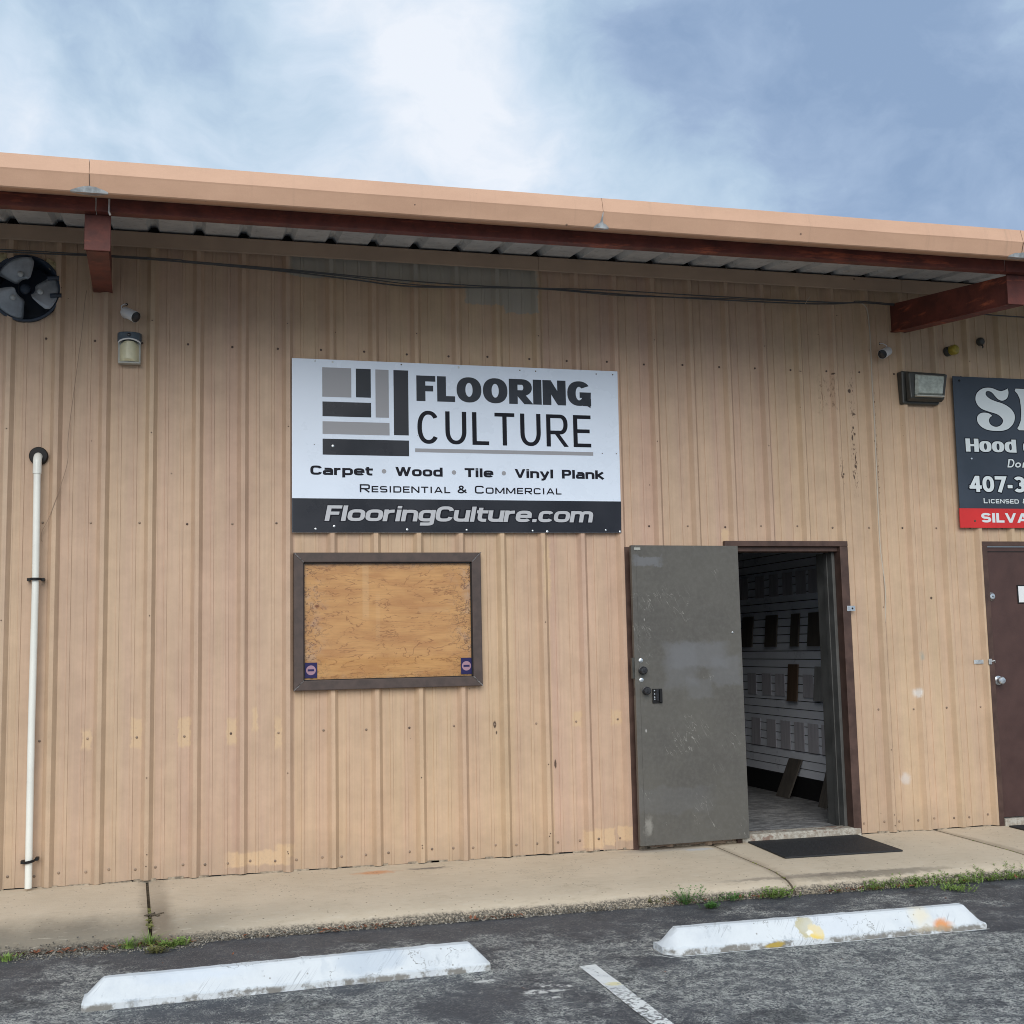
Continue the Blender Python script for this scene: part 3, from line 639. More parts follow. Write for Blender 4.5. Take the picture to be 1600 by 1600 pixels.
def text(mb, s_, x0, x1, z0, z1, y, tx=.2, ty=.2, xh=.73, n=2.3, track=.10, shear=0.0, small=None, space=.5, grow=0.0):
    """string fitted between x0..x1, cap height z0..z1, plane y; grow widens the strokes (outlines)"""
    H = z1 - z0; tot = 0; fix = 0
    for i, c in enumerate(s_):
        sc_ = small if (small and s_[i] not in ' &' and i and s_[i - 1] != ' ') else 1
        if c == ' ': fix += space
        else: tot += WD[c] * sc_
        if i < len(s_) - 1: fix += track
    k = ((x1 - x0) / H - fix) / tot; x = 0; j = 0
    for i, c in enumerate(s_):
        if c == ' ': x += space + track; continue
        sc_ = small if (small and c != '&' and i and s_[i - 1] != ' ') else 1
        w_ = WD[c] * k * sc_
        wx = w_ / sc_
        for st in glyph(c, wx, tx / (sc_ ** .5), ty / (sc_ ** .5), xh, n, 0):
            j += 1
            def fx(a, b, x=x, sc_=sc_): 
                return (x0 + H * (x + a * sc_ + shear * b * sc_), z0 + H * b * sc_)
            st2 = st
            if grow and len(st) >= 2:
                a, b = Vector(st[0]), Vector(st[1]); u = (a - b).normalized() * grow / 2; c1, d1 = Vector(st[-1]), Vector(st[-2]); u2 = (c1 - d1).normalized() * grow / 2
                if (a - c1).length > 1e-4: st2 = [tuple(a + u)] + list(st[1:-1]) + [tuple(c1 + u2)]
            ribbon(mb, st2, tx / (sc_ ** .5) + grow, ty / (sc_ ** .5) + grow, fx, None, y, (j % 4) * .00008)
        x += w_ + track
    return mb

# ------------------------------------------------------------------ the ground
g = MB(); 
# parking lot: fine near the camera, a great sheet beyond
g.add([(-150, -150, -.1), (150, -150, -.1), (150, -1.30, -.1), (-150, -1.30, -.1)], [(0, 1, 2, 3)])
lot = g.build('parking_lot', M_ASPH, kind='structure')
gr = MB().add([(-400, -400, -.45), (400, -400, -.45), (400, 400, -.45), (-400, 400, -.45)], [(0, 1, 2, 3)]).build('ground', M_DIRT, kind='structure')
s_ = MB(); N = 26; a_, b_, c_, d_ = (1.213, -2.625), (1.300, -2.617), (1.215, -4.9), (1.305, -4.9)
vs_ = []
for i in range(N + 1):
    t_ = i / N; jx = .004 * mnoise.noise((t_ * 30, 0, 0)); jy = .004 * mnoise.noise((t_ * 30, 5, 0))
    vs_ += [(a_[0] + (c_[0] - a_[0]) * t_ + jx, a_[1] + (c_[1] - a_[1]) * t_, -.096), (b_[0] + (d_[0] - b_[0]) * t_ + jy, b_[1] + (d_[1] - b_[1]) * t_, -.096)]
s_.add(vs_, [(2 * i, 2 * i + 1, 2 * i + 3, 2 * i + 2) for i in range(N)])
s_.build('painted_line', M_STRIPE, kind='structure')

# sidewalk: four slabs with open joints, a worn front edge that rolls down to the asphalt
walk = bpy.data.objects.new('sidewalk', None); COL.objects.link(walk); walk['kind'] = 'structure'
def slab(xa0, xa1, xb0, xb1):
    mb = MB(); ys = [.30, 0, -.35, -.75, -1.0, -1.14, -1.25, -1.33, -1.385, -1.42, -1.435, -1.44]
    def zt(x, y):
        dl = max(0, min(1, (-x + .8) / 2.6))
        z = 0 - max(0, -y - 1.05) ** 1.7 * (.20 + .06 * dl)
        if y < -1.36: z -= (-1.36 - y) * (.45 + .2 * dl)
        return max(z, -.094)
    nx = max(6, int((xa1 - xa0) / .05)); rows = []
    for j, y in enumerate(ys):
        row = []
        for i in range(nx + 1):
            f = i / nx; xa = xa0 + (xa1 - xa0) * f; xb = xb0 + (xb1 - xb0) * f; x = xa + (xb - xa) * min(1, -y / 1.44 if y < 0 else 0)
            yy = y; z = zt(x, y)
            if y < -1.3:
                k = (-y - 1.3) / .14
                yy += k * (.028 * mnoise.noise((x * 2.2, 0, 3)) + .014 * mnoise.noise((x * 17, 0, 1)))
                z += k * .008 * mnoise.noise((x * 23, y * 9, 7))
            if y == ys[-1]: z = -.16
            ex = min(f, 1 - f) * (xa1 - xa0)
            if ex < .012: z -= .006
            row.append((x, yy, z))
        rows.append(row)
    V_ = [q for r_ in rows for q in r_]; W_ = nx + 1
    F_ = [(j * W_ + i, j * W_ + i + 1, (j + 1) * W_ + i + 1, (j + 1) * W_ + i) for j in range(len(ys) - 1) for i in range(nx)]
    o0 = len(V_)                                   # side walls of the joints
    for side in (0, nx):
        b0 = len(V_); V_ += [(r_[side][0], r_[side][1], -.16) for r_ in rows]
        F_ += [(j * W_ + side, (j + 1) * W_ + side, b0 + j + 1, b0 + j) for j in range(len(ys) - 1)]
    mb.add(V_, F_); o = mb.build('slab', M_CONC, walk, smooth=True); return o
slab(-5.5, -.917, -5.5, -.852); slab(-.899, 3.066, -.832, 2.990); slab(3.080, 4.938, 3.006, 4.836); slab(4.955, 8.6, 4.856, 8.5)
jd = MB()
for xa, xb in ((-.908, -.842), (3.073, 2.998), (4.947, 4.846)):
    jd.hexa([(xa - .012, 0, -.15), (xa + .012, 0, -.15), (xb + .012, -1.42, -.15), (xb - .012, -1.42, -.15)][::1] + [(xa - .012, 0, -.014), (xa + .012, 0, -.014), (xb + .012, -1.42, -.072), (xb - .012, -1.42, -.072)])
jd.build('joint_dirt', M_DIRT, walk, kind='stuff')

# ------------------------------------------------------------------ the building
bld = thing('metal_building', 'long tan ribbed metal commercial building with a roof overhang and a peach gutter', 'building', (1.8, 0, 0))
OPEN = [(.055, 1.335, 1.22, 2.13), (3.285, 4.235, 0, 2.20), (5.52, 6.45, 0, 2.205)]
FAN = (-1.737, 3.926, .222)
def prof(x):
    """depth of the sheet at x: deep ribs each foot, two low stiffeners between"""
    k = x / FT; f = (k - round(k)) * FT; a = abs(f)
    if a < .0135: return -.034
    if a < .039: return -.034 * (.039 - a) / (.039 - .0135)
    for c in (.1016, .2032):
        ff = abs((k - math.floor(k)) * FT - c)
        if ff < .009: return -.0045
        if ff < .0115: return -.0045 * (.0115 - ff) / .0025
    return 0.0
ZT = 4.352
def wall_panel(j):
    xa, xb = 3 * j * FT + .040, 3 * (j + 1) * FT + .047
    xs = {xa, xb}
    for k in range(3 * j, 3 * j + 5):
        for d in (-.039, -.0135, .0135, .039, .1016 - .0115, .1016 - .009, .1016 + .009, .1016 + .0115, .2032 - .0115, .2032 - .009, .2032 + .009, .2032 + .0115):
            x = k * FT + d
            if xa < x < xb: xs.add(x)
    for a, b, _, _ in OPEN:
        for x in (a, b):
            if xa < x < xb: xs.add(x)
    for i in range(25):
        x = FAN[0] + FAN[2] * cos(pi * i / 24)
        if xa < x < xb: xs.add(x)
    xs = sorted(xs); mb = MB(); lift = .0022
    def Y_(x):
        y = prof(x)
        if x > xb - .078: y -= lift
        return y
    seed = j * 13.7
    def bot(x):
        return .006 + .007 * mnoise.noise((x * 2.1, seed, 0)) + .005 * mnoise.noise((x * 9, seed, 0))
    for a, b in zip(xs[:-1], xs[1:]):
        mid = (a + b) / 2; iv = [((bot(a), bot(b)), (ZT, ZT))]
        for oa, ob, z0, z1 in OPEN:
            if oa <= mid <= ob:
                iv = [((bot(a), bot(b)), (z0, z0)), ((z1, z1), (ZT, ZT))] if z0 > 0 else [((z1, z1), (ZT, ZT))]
        if abs(mid - FAN[0]) < FAN[2]:
            h = lambda x: math.sqrt(max(0, FAN[2] ** 2 - (x - FAN[0]) ** 2))
            iv = [((bot(a), bot(b)), (FAN[1] - h(a), FAN[1] - h(b))), ((FAN[1] + h(a), FAN[1] + h(b)), (ZT, ZT))]
        for (za, zb), (zc, zd) in iv:
            mb.add([(a, Y_(a), za), (b, Y_(b), zb), (b, Y_(b), zd), (a, Y_(a), zc)], [(0, 1, 2, 3)])
            mb.add([(a, Y_(a), zc), (b, Y_(b), zd), (b, Y_(b) + .003, zd), (a, Y_(a) + .003, zc)], [(0, 1, 2, 3)])
    # turned edge of the lapping sheet
    for z0, z1 in ([(bot(xb), ZT)] if not any(a < xb < b for a, b, _, _ in OPEN) else [(z1, ZT) for a, b, z0, z1 in OPEN if a < xb < b] + [(bot(xb), z0) for a, b, z0, z1 in OPEN if a < xb < b and z0 > 0]):
        mb.add([(xb, Y_(xb), z0), (xb, 0.001, z0), (xb, 0.001, z1), (xb, Y_(xb), z1)], [(0, 1, 2, 3)])
    o = mb.build('wall_panel', M_WALL, bld)
    o.color = {-2: (1.0, .985, .96, 1), -1: (1.01, .975, .975, 1), 0: (1.06, 1.03, .97, 1), 1: (1.04, 1.02, .96, 1), 2: (1.03, .985, 1.0, 1), 3: (.98, .955, .96, 1), 4: (1.0, .985, .95, 1), 5: (1.06, 1.05, .99, 1), 6: (1.04, 1.04, .98, 1)}.get(j, (1, 1, 1, 1))
    return o
for j in range(-4, 8): wall_panel(j)
# dark cavity behind the sheets so nothing shines through seams and under the ribs
cav = MB()
for x0, x1, z0, z1 in [(-4.2, .04, -.02, 3.70), (-4.2, -1.99, 3.70, 4.36), (-1.48, .04, 3.70, 4.36), (.04, 1.35, -.02, 1.205), (.04, 1.35, 2.145, 4.36), (1.35, 3.27, -.02, 4.36), (3.27, 4.25, 2.215, 4.36), (4.25, 5.50, -.02, 4.36), (5.50, 6.47, 2.215, 4.36), (6.47, 7.9, -.02, 4.36)]:
    cav.box(x0, x1, .006, .05, z0, z1)
cav.build('wall_backing', M_DARKGAP, bld)
ft = MB()
for i in range(60):
    x = -4 + i * .2 + rnd.uniform(-.05, .05)
    if 3.2 < x < 4.3 or x > 5.4: continue
    ft.box(x, x + rnd.uniform(.05, .22), -.010, .004, -.01, rnd.uniform(.004, .016))
ft.build('base_mortar', M_MORTAR, bld, kind='stuff')
# screws: three rows at the girts, a denser row at the foot
sc1, sc2 = MB(), MB()
def screw(mb, x, z, y=0.0, r=.0085):
    mb.lathe((x, y, z), (0, -1, 0), [(0, r * 1.0), (.002, r * 1.0), (.003, r * .7), (.006, r * .62), (.007, r * .35)], 8)
def blocked(x, z):
    return any(a - .06 < x < b + .06 and z0 - .07 < z < z1 + .07 for a, b, z0, z1 in OPEN) or math.hypot(x - FAN[0], z - FAN[1]) < .28
for k in range(-12, 24):
    for z in (3.588, 2.35, .928):
        if z == 3.588 and False: continue
        x = (k + .77) * FT + rnd.uniform(-.008, .008); zz = z + rnd.uniform(-.006, .006)
        if blocked(x, zz): continue
        screw(sc2 if (z > 3 or rnd.random() < .15) else sc1, x, zz)
    for f in (.22, .74):
        x = (k + f) * FT + rnd.uniform(-.012, .012); zz = .082 + rnd.uniform(-.008, .008)
        if not blocked(x, zz): screw(sc1, x, zz, r=.0095)
    if k % 3 == 0:
        for z in (3.72, 3.0, 1.68, .62, .10, .14):
            if not blocked(k * FT, z): screw(sc2, k * FT + rnd.uniform(-.004, .004), z + rnd.uniform(-.05, .05), y=-.036, r=.004)
sc1.build('screw_heads', M_SCREW, bld, smooth=True, kind='stuff'); sc2.build('rusted_screw_heads', M_SCREWD, bld, smooth=True, kind='stuff')
# trim along the wall top and the purlin side
for x0, x1 in ((-4.2, -1.21), (-1.208, 1.84), (1.842, 4.89), (4.892, 7.9)):
    MB().extr([(-.036, 4.256), (-.042, 4.250), (-.046, 4.258), (-.046, 4.358), (.02, 4.366), (.02, 4.356), (-.036, 4.352)], x0, x1).build('wall_top_trim', M_TRIM, bld)
# roof sheets, corrugated, seen from below
def rz(y): return 4.378 + .12 * y
def roof_panel(j):
    xa, xb = 3 * j * FT, 3 * (j + 1) * FT; xs = [xa]
    for k in range(3 * j, 3 * j + 4):
        for d, h in ((-.042, 0), (-.016, 1), (.016, 1), (.042, 0)): xs.append(k * FT + d)
    xs = sorted(x for x in set(xs) | {xb} if xa - 1e-6 <= x <= xb + 1e-6); mb = MB()
    def hz(x):
        a = abs(x - round(x / FT) * FT); return .038 if a < .017 else (.038 * max(0, (.042 - a) / .026))
    ys = [.6, .02, -.8, -1.50]; V_ = []; 
    for y in ys: V_ += [(x, y, rz(y) + hz(x)) for x in xs]
    n = len(xs)
    F_ = [(j2 * n + i, j2 * n + i + 1, (j2 + 1) * n + i + 1, (j2 + 1) * n + i) for j2 in range(len(ys) - 1) for i in range(n - 1)]
    mb.add(V_, F_); return mb.build('roof_panel', M_GALV, bld)
for j in range(-4, 9): roof_panel(j)
MB().add([(-4.2, .55, 4.50), (8.2, .55, 4.50), (8.2, 14, 5.9), (-4.2, 14, 5.9), (-4.2, .55, 4.40), (8.2, .55, 4.40), (8.2, 14, 5.8), (-4.2, 14, 5.8)], [(0, 1, 2, 3), (4, 5, 6, 7), (0, 1, 5, 4)]).build('roof_deck', M_GALV, bld)
MB().box(-4.2, 8.2, .03, .06, 4.36, 4.52).build('eave_blackout', M_DARKGAP, bld)  # black strip behind the rib openings over the wall, keeping them dark
MB().box(-4.2, 8.2, -1.482, -1.472, 4.187, 4.245).build('eave_blackout', M_DARKGAP, bld)  # dark strip added out of sight to keep sky light out of the ribs
# eave strut (red channel) behind the gutter
for x0, x1 in ((-4.2, -1.19), (-1.185, 4.80), (4.805, 8.2)):
    MB().extr([(-1.45, 3.988), (-1.45, 4.180), (-1.385, 4.186), (-1.385, 4.178), (-1.442, 4.172), (-1.442, 3.996), (-1.385, 3.996), (-1.385, 4.010), (-1.378, 4.010), (-1.378, 3.988)], x0, x1).build('eave_strut', M_RED, bld, bevel=.002)
# rafters: tapered box beams with an end plate
def rafter(x, xt, lab=None):
    hw = .062
    r_ = MB().hexa([(xt - hw + .008, -1.375, 3.785), (xt + hw - .008, -1.375, 3.785), (x + hw - .008, .03, 3.942), (x - hw + .008, .03, 3.942),
                    (xt - hw + .008, -1.375, 3.987), (xt + hw - .008, -1.375, 3.987), (x + hw - .008, .03, 4.165), (x - hw + .008, .03, 4.165)]).build('rafter', M_RED, bld, bevel=.004)
    MB().hexa([(xt - hw, -1.372, 3.775), (xt + hw, -1.372, 3.775), (x + hw, .03, 3.932), (x - hw, .03, 3.932),
               (xt - hw, -1.372, 3.784), (xt + hw, -1.372, 3.784), (x + hw, .03, 3.941), (x - hw, .03, 3.941)]).build('flange', M_RED, r_)
    MB().box(xt - .072, xt + .072, -1.392, -1.3785, 3.775, 3.987).build('end_plate', M_RED, r_, bevel=.003)
    return r_
rafter(-1.243, -1.180); rafter(4.855, 4.925)
MB().tube([(-1.115, -1.46, 4.06), (-1.115, -1.46, 3.985), (-1.108, -1.462, 3.965)], .006, 8).build('hanger_rod', M_ZINCP, bld, smooth=True)
# box gutter in ten-foot lengths with riveted joints
GP = [(-1.470, 4.196), (-1.630, 4.210), (-1.636, 4.217), (-1.643, 4.215), (-1.668, 4.124), (-1.664, 4.115), (-1.634, 4.032), (-1.626, 4.027), (-1.452, 4.066), (-1.452, 4.072), (-1.620, 4.035), (-1.655, 4.12), (-1.632, 4.203), (-1.470, 4.189)]
for x0, x1 in ((-4.2, -1.2105), (-1.208, 1.791), (1.7935, 4.790), (4.7925, 8.2)):
    gb = MB(); n_ = max(2, int((x1 - x0) / .15)); GV = []
    for i in range(n_ + 1):
        x = x0 + (x1 - x0) * i / n_
        for k, (gy, gz) in enumerate(GP):
            amp = .0035 if k in (3, 4, 5, 6, 7) else .0
            GV.append((x, gy + amp * mnoise.noise((x * 1.3, k // 2 * 5.0, 0)), gz + .7 * amp * mnoise.noise((x * 1.7, 20 + k // 2 * 5.0, 0))))
    m_ = len(GP); gb.add(GV, [(i * m_ + k, i * m_ + (k + 1) % m_, (i + 1) * m_ + (k + 1) % m_, (i + 1) * m_ + k) for i in range(n_) for k in range(m_)])
    gb.build('gutter', M_GUT, bld)
for x, big in ((-1.209, 1), (1.792, 0), (4.791, 1)):
    mb = MB(); w_ = .10 if big else .048; pts = []
    N = 16
    for i in range(N + 1):
        f = i / N * 2 - 1; xx = x + f * w_ + (.0 if big else -.005)
        top = .034 * (1 - f * f) * (1 + .25 * mnoise.noise((f * 3, x, 0))) + (.085 * max(0, 1 - abs(f) * 6) if not big else .004 * max(0, 1 - abs(f) * 8)); pts.append((xx, top))
    # sealant smear wrapped over the lower lip
    V_ = []
    for xx, tp in pts:
        k = min(1, tp / .115)
        V_ += [(xx, -1.635 - .031 * k - .004, 4.032 + .083 * k), (xx, -1.634, 4.026), (xx, -1.622 + .10 * min(1, tp / .05) * (1 if big else .8), 4.025 + .021 * min(1, tp / .05))]
    F_ = []
    for i in range(N): F_ += [(3 * i, 3 * i + 3, 3 * i + 4, 3 * i + 1), (3 * i + 1, 3 * i + 4, 3 * i + 5, 3 * i + 2)]
    mb.add(V_, F_); mb.build('joint_sealant', M_ZINCP, bld, smooth=True)
    MB().hexa([(x - .001, -1.6365, 4.034), (x + .002, -1.6365, 4.034), (x + .002, -1.6695, 4.118), (x - .001, -1.6695, 4.118), (x - .001, -1.63, 4.04), (x + .002, -1.63, 4.04), (x + .002, -1.66, 4.125), (x - .001, -1.66, 4.125)]).build('joint_seam', M_ZINCP if not big else M_SCREWD, bld)
MB().lathe((.62, -1.648, 4.085), (0, -.86, -.5), [(0, .006), (.004, .006), (.006, .003)], 8).build('gutter_rivet', M_SCREWD, bld, smooth=True)

# ---- window with plywood
win = MB().add([(.10, -.030, 1.26), (1.31, -.030, 1.26), (1.31, -.030, 2.09), (.10, -.030, 2.09)], [(0, 1, 2, 3)]).build('window', M_GLASS, bld, label='window boarded up with weathered plywood behind the glass')
ZW0, ZW1, XW0, XW1 = 1.203, 2.147, .036, 1.356; fw = .068
def mitre(pts, name):
    (a, b), (c, d), (e, f), (g_, h) = pts
    y0, y1 = -.060, -.004
    MB().hexa([(a, y0, b), (c, y0, d), (e, y0, f), (g_, y0, h), (a, y1, b), (c, y1, d), (e, y1, f), (g_, y1, h)]).build(name, M_WFRAME, win, bevel=.005)
e_ = .0012
mitre([(XW0, ZW1), (XW1, ZW1), (XW1 - fw, ZW1 - fw), (XW0 + fw, ZW1 - fw)], 'frame_rail')
mitre([(XW0, ZW0), (XW1, ZW0), (XW1 - fw, ZW0 + fw), (XW0 + fw, ZW0 + fw)], 'frame_rail')
mitre([(XW0, ZW0 + e_), (XW0 + fw - e_, ZW0 + fw), (XW0 + fw - e_, ZW1 - fw), (XW0, ZW1 - e_)], 'frame_stile')
mitre([(XW1, ZW0 + e_), (XW1 - fw + e_, ZW0 + fw), (XW1 - fw + e_, ZW1 - fw), (XW1, ZW1 - e_)], 'frame_stile')
MB().box(.06, 1.33, -.020, -.004, 1.24, 2.12).build('plywood_board', M_PLY, win)
gk = MB()
for a in ((XW0 + fw - .002, XW0 + fw + .006, ZW0 + fw, ZW1 - fw), (XW1 - fw - .006, XW1 - fw + .002, ZW0 + fw, ZW1 - fw)): gk.box(a[0], a[1], -.048, -.028, a[2], a[3])
gk.box(XW0 + fw, XW1 - fw, -.048, -.028, ZW1 - fw - .008, ZW1 - fw + .002); gk.box(XW0 + fw, XW1 - fw, -.048, -.028, ZW0 + fw - .002, ZW0 + fw + .005)
gk.build('glazing_gasket', M_BLKPL, win)
for x, z, sx, sz in ((XW0, ZW0, 1, 1), (XW0, ZW1, 1, -1), (XW1, ZW0, -1, 1), (XW1, ZW1, -1, -1)):
    pts = [(x + sx * (fw * i / 8 + rnd.uniform(-.002, .002)), -.0615, z + sz * fw * i / 8) for i in range(9)]
    MB().tube(pts, .003, 6, radii=[.0015 + .0025 * rnd.random() for _ in pts]).build('corner_caulk', M_WFRAMEL, win, smooth=True)
for x0, x1, z0, z1 in ((.112, .196, 1.288, 1.392), (1.205, 1.284, 1.288, 1.402)):
    st_ = MB().box(x0, x1, -.0325, -.0310, z0, z1).build('sticker', M_STICK, win, label='dark blue sticker with a pink no-entry disc')
    cx, cz = (x0 + x1) / 2, (z0 + z1) / 2
    MB().lathe((cx, -.0327, cz), (0, -1, 0), [(0, .033), (.0006, .033)], 28).build('disc_print', M_STICKP, st_)
    MB().box(cx - .022, cx + .022, -.0342, -.0336, cz - .007, cz + .007).build('bar_print', M_STICK, st_)

# ---- shop doorway
dfr = MB().box(3.256, 4.290, -.042, .02, 2.195, 2.236).build('door_frame', M_BROWN, bld, bevel=.003)
MB().box(4.222, 4.290, -.040, .13, .0, 2.1945).build('jamb', M_BROWN, dfr, bevel=.003)
MB().box(3.268, 3.335, -.034, .13, .0, 2.1945).build('jamb', M_BROWN, dfr, bevel=.003)
MB().box(3.335, 4.222, -.004, .13, 2.158, 2.1945).build('header', M_BROWN, dfr, bevel=.003)
MB().box(4.196, 4.2215, .05, .30, .05, 2.1575).build('reveal', M_JAMB, dfr, bevel=.003)
MB().box(4.188, 4.1955, .12, .17, .05, 2.1575).build('stop', M_JAMB, dfr, bevel=.002)
th = MB(); nx = 30
V_ = []
for i in range(nx + 1):
    x = 3.30 + .975 * i / nx; j1 = .006 * mnoise.noise((x * 9, 0, 0)); V_ += [(x, -.055 + j1, -.01), (x, -.052 + j1 * 1.5, .045 + .5 * j1), (x, -.035, .058), (x, .09, .060)]
th.add(V_, [(4 * i + k, 4 * i + 4 + k, 4 * i + 5 + k, 4 * i + 1 + k) for i in range(nx) for k in range(3)]); th.add([V_[0], V_[1], V_[2], V_[3], V_[-4], V_[-3], V_[-2], V_[-1]], [(0, 1, 2, 3), (4, 5, 6, 7)])
th.build('threshold', M_SILL, dfr)
st = MB().lathe((4.272, -.034, 1.712), (0, -1, 0), [(0, .006), (.012, .006), (.014, .012), (.016, .004)], 12)
strike = MB().box(4.256, 4.325, -.046, -.0422, 1.692, 1.734).build('latch_strike', M_ZINC, dfr, bevel=.0018)
MB().lathe((4.300, -.0462, 1.713), (0, -1, 0), [(0, .008), (.002, .006)], 12).build('keyhole', M_BLKPL, strike)
# brown edge trim beside the open leaf
MB().box(2.452, 2.496, -.040, -.001, .0, 2.190).build('edge_trim', M_BROWN, bld, bevel=.002)
# the leaf, folded back against the wall: local frame along the leaf
a_ = radians(3.2); HX, HY = 3.338, -.052
def Lf(u, v_, z):  # u from hinge to free edge, v out of the wall
    return (HX - u * cos(a_) - v_ * sin(a_) * -1 * 0 - v_ * sin(a_), HY - u * sin(a_) + v_ * cos(a_) * -1, z)
def lbox(u0, u1, v0, v1, z0, z1):
    return MB().hexa([Lf(u0, v1, z0), Lf(u1, v1, z0), Lf(u1, v0, z0), Lf(u0, v0, z0), Lf(u0, v1, z1), Lf(u1, v1, z1), Lf(u1, v0, z1), Lf(u0, v0, z1)])
leaf = lbox(.0, .872, 0, .045, .040, 2.193).build('door', M_LEAF, bld, bevel=.003, label='grey brown steel door standing wide open against the wall')
def lknob(u, z, prof_, mt, name, par=None, seg=18):
    c = Lf(u, .045, z); d = Vector(Lf(u, 1, z)) - Vector(Lf(u, 0, z))
    return MB().lathe(c, d, prof_, seg).build(name, mt, par or leaf, smooth=True)
KP = [(0, .026), (.004, .030), (.010, .030), (.013, .018), (.022, .017), (.026, .027), (.046, .028), (.052, .022), (.053, .01)]
lknob(.815, 1.283, KP, M_KNOB, 'knob'); lknob(.792, 1.137, KP, M_KNOB, 'knob')
for z in (1.354, 1.214): lknob(.823, z, [(0, .017), (.003, .016), (.0055, .008), (.0056, .002)], M_ZINC, 'bolt')
lknob(.075, 1.535 + .01, [(0, .008), (.006, .007), (.007, .003)], M_ZINC, 'bolt')
hz_ = lbox(.665, .742, .0455, .056, 1.045, 1.148).build('slide_latch', M_BLKPL, leaf, bevel=.002)
lbox(.670, .690, .0565, .072, 1.050, 1.143).build('latch_bar', M_BLKPL, hz_, bevel=.002)
lbox(.694, .715, .0565, .064, 1.062, 1.143).build('latch_plate', M_KNOB, hz_, bevel=.002)
for z in (1.135, 1.110, 1.088, 1.073):
    c = Lf(.727, .056, z); MB().lathe(c, (0, -1, 0), [(0, .0055), (.003, .005), (.0035, .002)], 10).build('rivet', M_ZINC, hz_, smooth=True)
lbox(.8725, .8745, .008, .036, 1.250, 1.310).build('latch_faceplate', M_KNOB, leaf)
lbox(.8725, .8745, .010, .034, 1.105, 1.160).build('latch_faceplate', M_KNOB, leaf)
lbox(.873, .890, .002, .042, 1.225, 1.375).build('guard_plate', M_LIGHTBOX, leaf, bevel=.002)
lbox(.800, .850, .0455, .050, 2.158, 2.176).build('top_bracket', M_GREYH, leaf, bevel=.001)
lbox(.834, .8345, .0455, .0462, .05, 2.18).build('edge_seam', M_KNOB, leaf)
MB().lathe((2.432, -.004, 1.722), (0, -1, 0), [(0, .014), (.01, .013), (.024, .010), (.028, .004)], 10).build('door_bumper', M_BLKPL, bld, smooth=True)

# ---- neighbouring maroon door
d2f = MB().box(5.490, 6.49, -.042, .02, 2.198, 2.236).build('door_frame', M_BROWN, bld, bevel=.003, label='brown steel frame of the closed maroon door')
MB().box(5.490, 5.535, -.041, .06, .0, 2.1975).build('jamb', M_BROWN, d2f, bevel=.003); MB().box(6.445, 6.49, -.041, .06, .0, 2.1975).build('jamb', M_BROWN, d2f, bevel=.003)
MB().box(5.536, 6.444, -.05, .06, -.01, .055).build('threshold', M_SILL, d2f, bevel=.004)
d2 = MB().box(5.540, 6.440, -.018, .028, .062, 2.192).build('door', M_DOOR2, bld, bevel=.003, label='closed maroon brown steel door')
MB().box(5.545, 6.1, -.020, -.0185, 2.150, 2.158).build('top_seam', M_DARKGAP, d2)
def kn2(x, z, prof_, name, mt, par): return MB().lathe((x, -.0185, z), (0, -1, 0), prof_, 20).build(name, mt, par, smooth=True)
db = kn2(5.556, 1.795, [(0, .034), (.006, .034), (.014, .026), (.024, .022), (.026, .008)], 'deadbolt', M_ZINC, d2)
MB().lathe((5.556, -.0452, 1.795), (0, -1, 0), [(0, .006), (.001, .005)], 10).build('keyway', M_BLKPL, db)
k2 = kn2(5.572, 1.128, [(0, .038), (.006, .036), (.012, .018), (.03, .016), (.036, .028), (.056, .030), (.064, .024), (.066, .012)], 'knob', M_ZINC, d2)
hp = MB().box(5.372, 5.478, -.012, -.004, 1.262, 1.294).build('hasp', M_ZINCP, d2f, bevel=.002); 
MB().box(5.478, 5.505, -.052, -.0425, 1.256, 1.300).build('hasp_loop', M_ZINCP, hp, bevel=.003); MB().tube([(5.500, -.04, 1.278), (5.535, -.045, 1.285), (5.546, -.03, 1.270)], .005, 8).build('hasp_pin', M_ZINCP, hp, smooth=True)
pl = MB().box(5.80, 6.20, -.023, -.0185, 1.735, 1.885).build('door_plate', M_BLKPL, d2, bevel=.002)
MB().box(5.810, 6.19, -.0255, -.0235, 1.745, 1.875).build('plate_face', M_WHITEPL, pl)

# ---- shop interior, seen through the doorway
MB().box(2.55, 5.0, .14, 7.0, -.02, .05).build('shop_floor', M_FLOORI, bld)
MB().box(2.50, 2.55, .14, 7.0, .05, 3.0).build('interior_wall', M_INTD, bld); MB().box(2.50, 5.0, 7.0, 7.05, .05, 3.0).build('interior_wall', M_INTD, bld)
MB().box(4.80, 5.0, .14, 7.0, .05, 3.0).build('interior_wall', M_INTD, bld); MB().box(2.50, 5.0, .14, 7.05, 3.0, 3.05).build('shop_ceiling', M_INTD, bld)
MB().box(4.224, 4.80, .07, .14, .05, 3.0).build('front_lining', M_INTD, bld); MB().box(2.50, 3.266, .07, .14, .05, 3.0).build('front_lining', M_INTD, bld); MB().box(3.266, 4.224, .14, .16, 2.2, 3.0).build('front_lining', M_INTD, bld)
SX = 4.75
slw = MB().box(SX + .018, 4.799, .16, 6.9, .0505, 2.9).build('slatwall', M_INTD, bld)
zs = .245; P3 = .0762
for i in range(34):
    z0 = zs + i * P3
    MB().box(SX, SX + .017, .17, 6.85, z0, z0 + P3 - .0085).build('slat', M_INTW, slw, bevel=0)
MB().box(SX + .004, SX + .017, .17, 6.85, .051, zs - .012).build('skirting', M_BLKPL, slw)

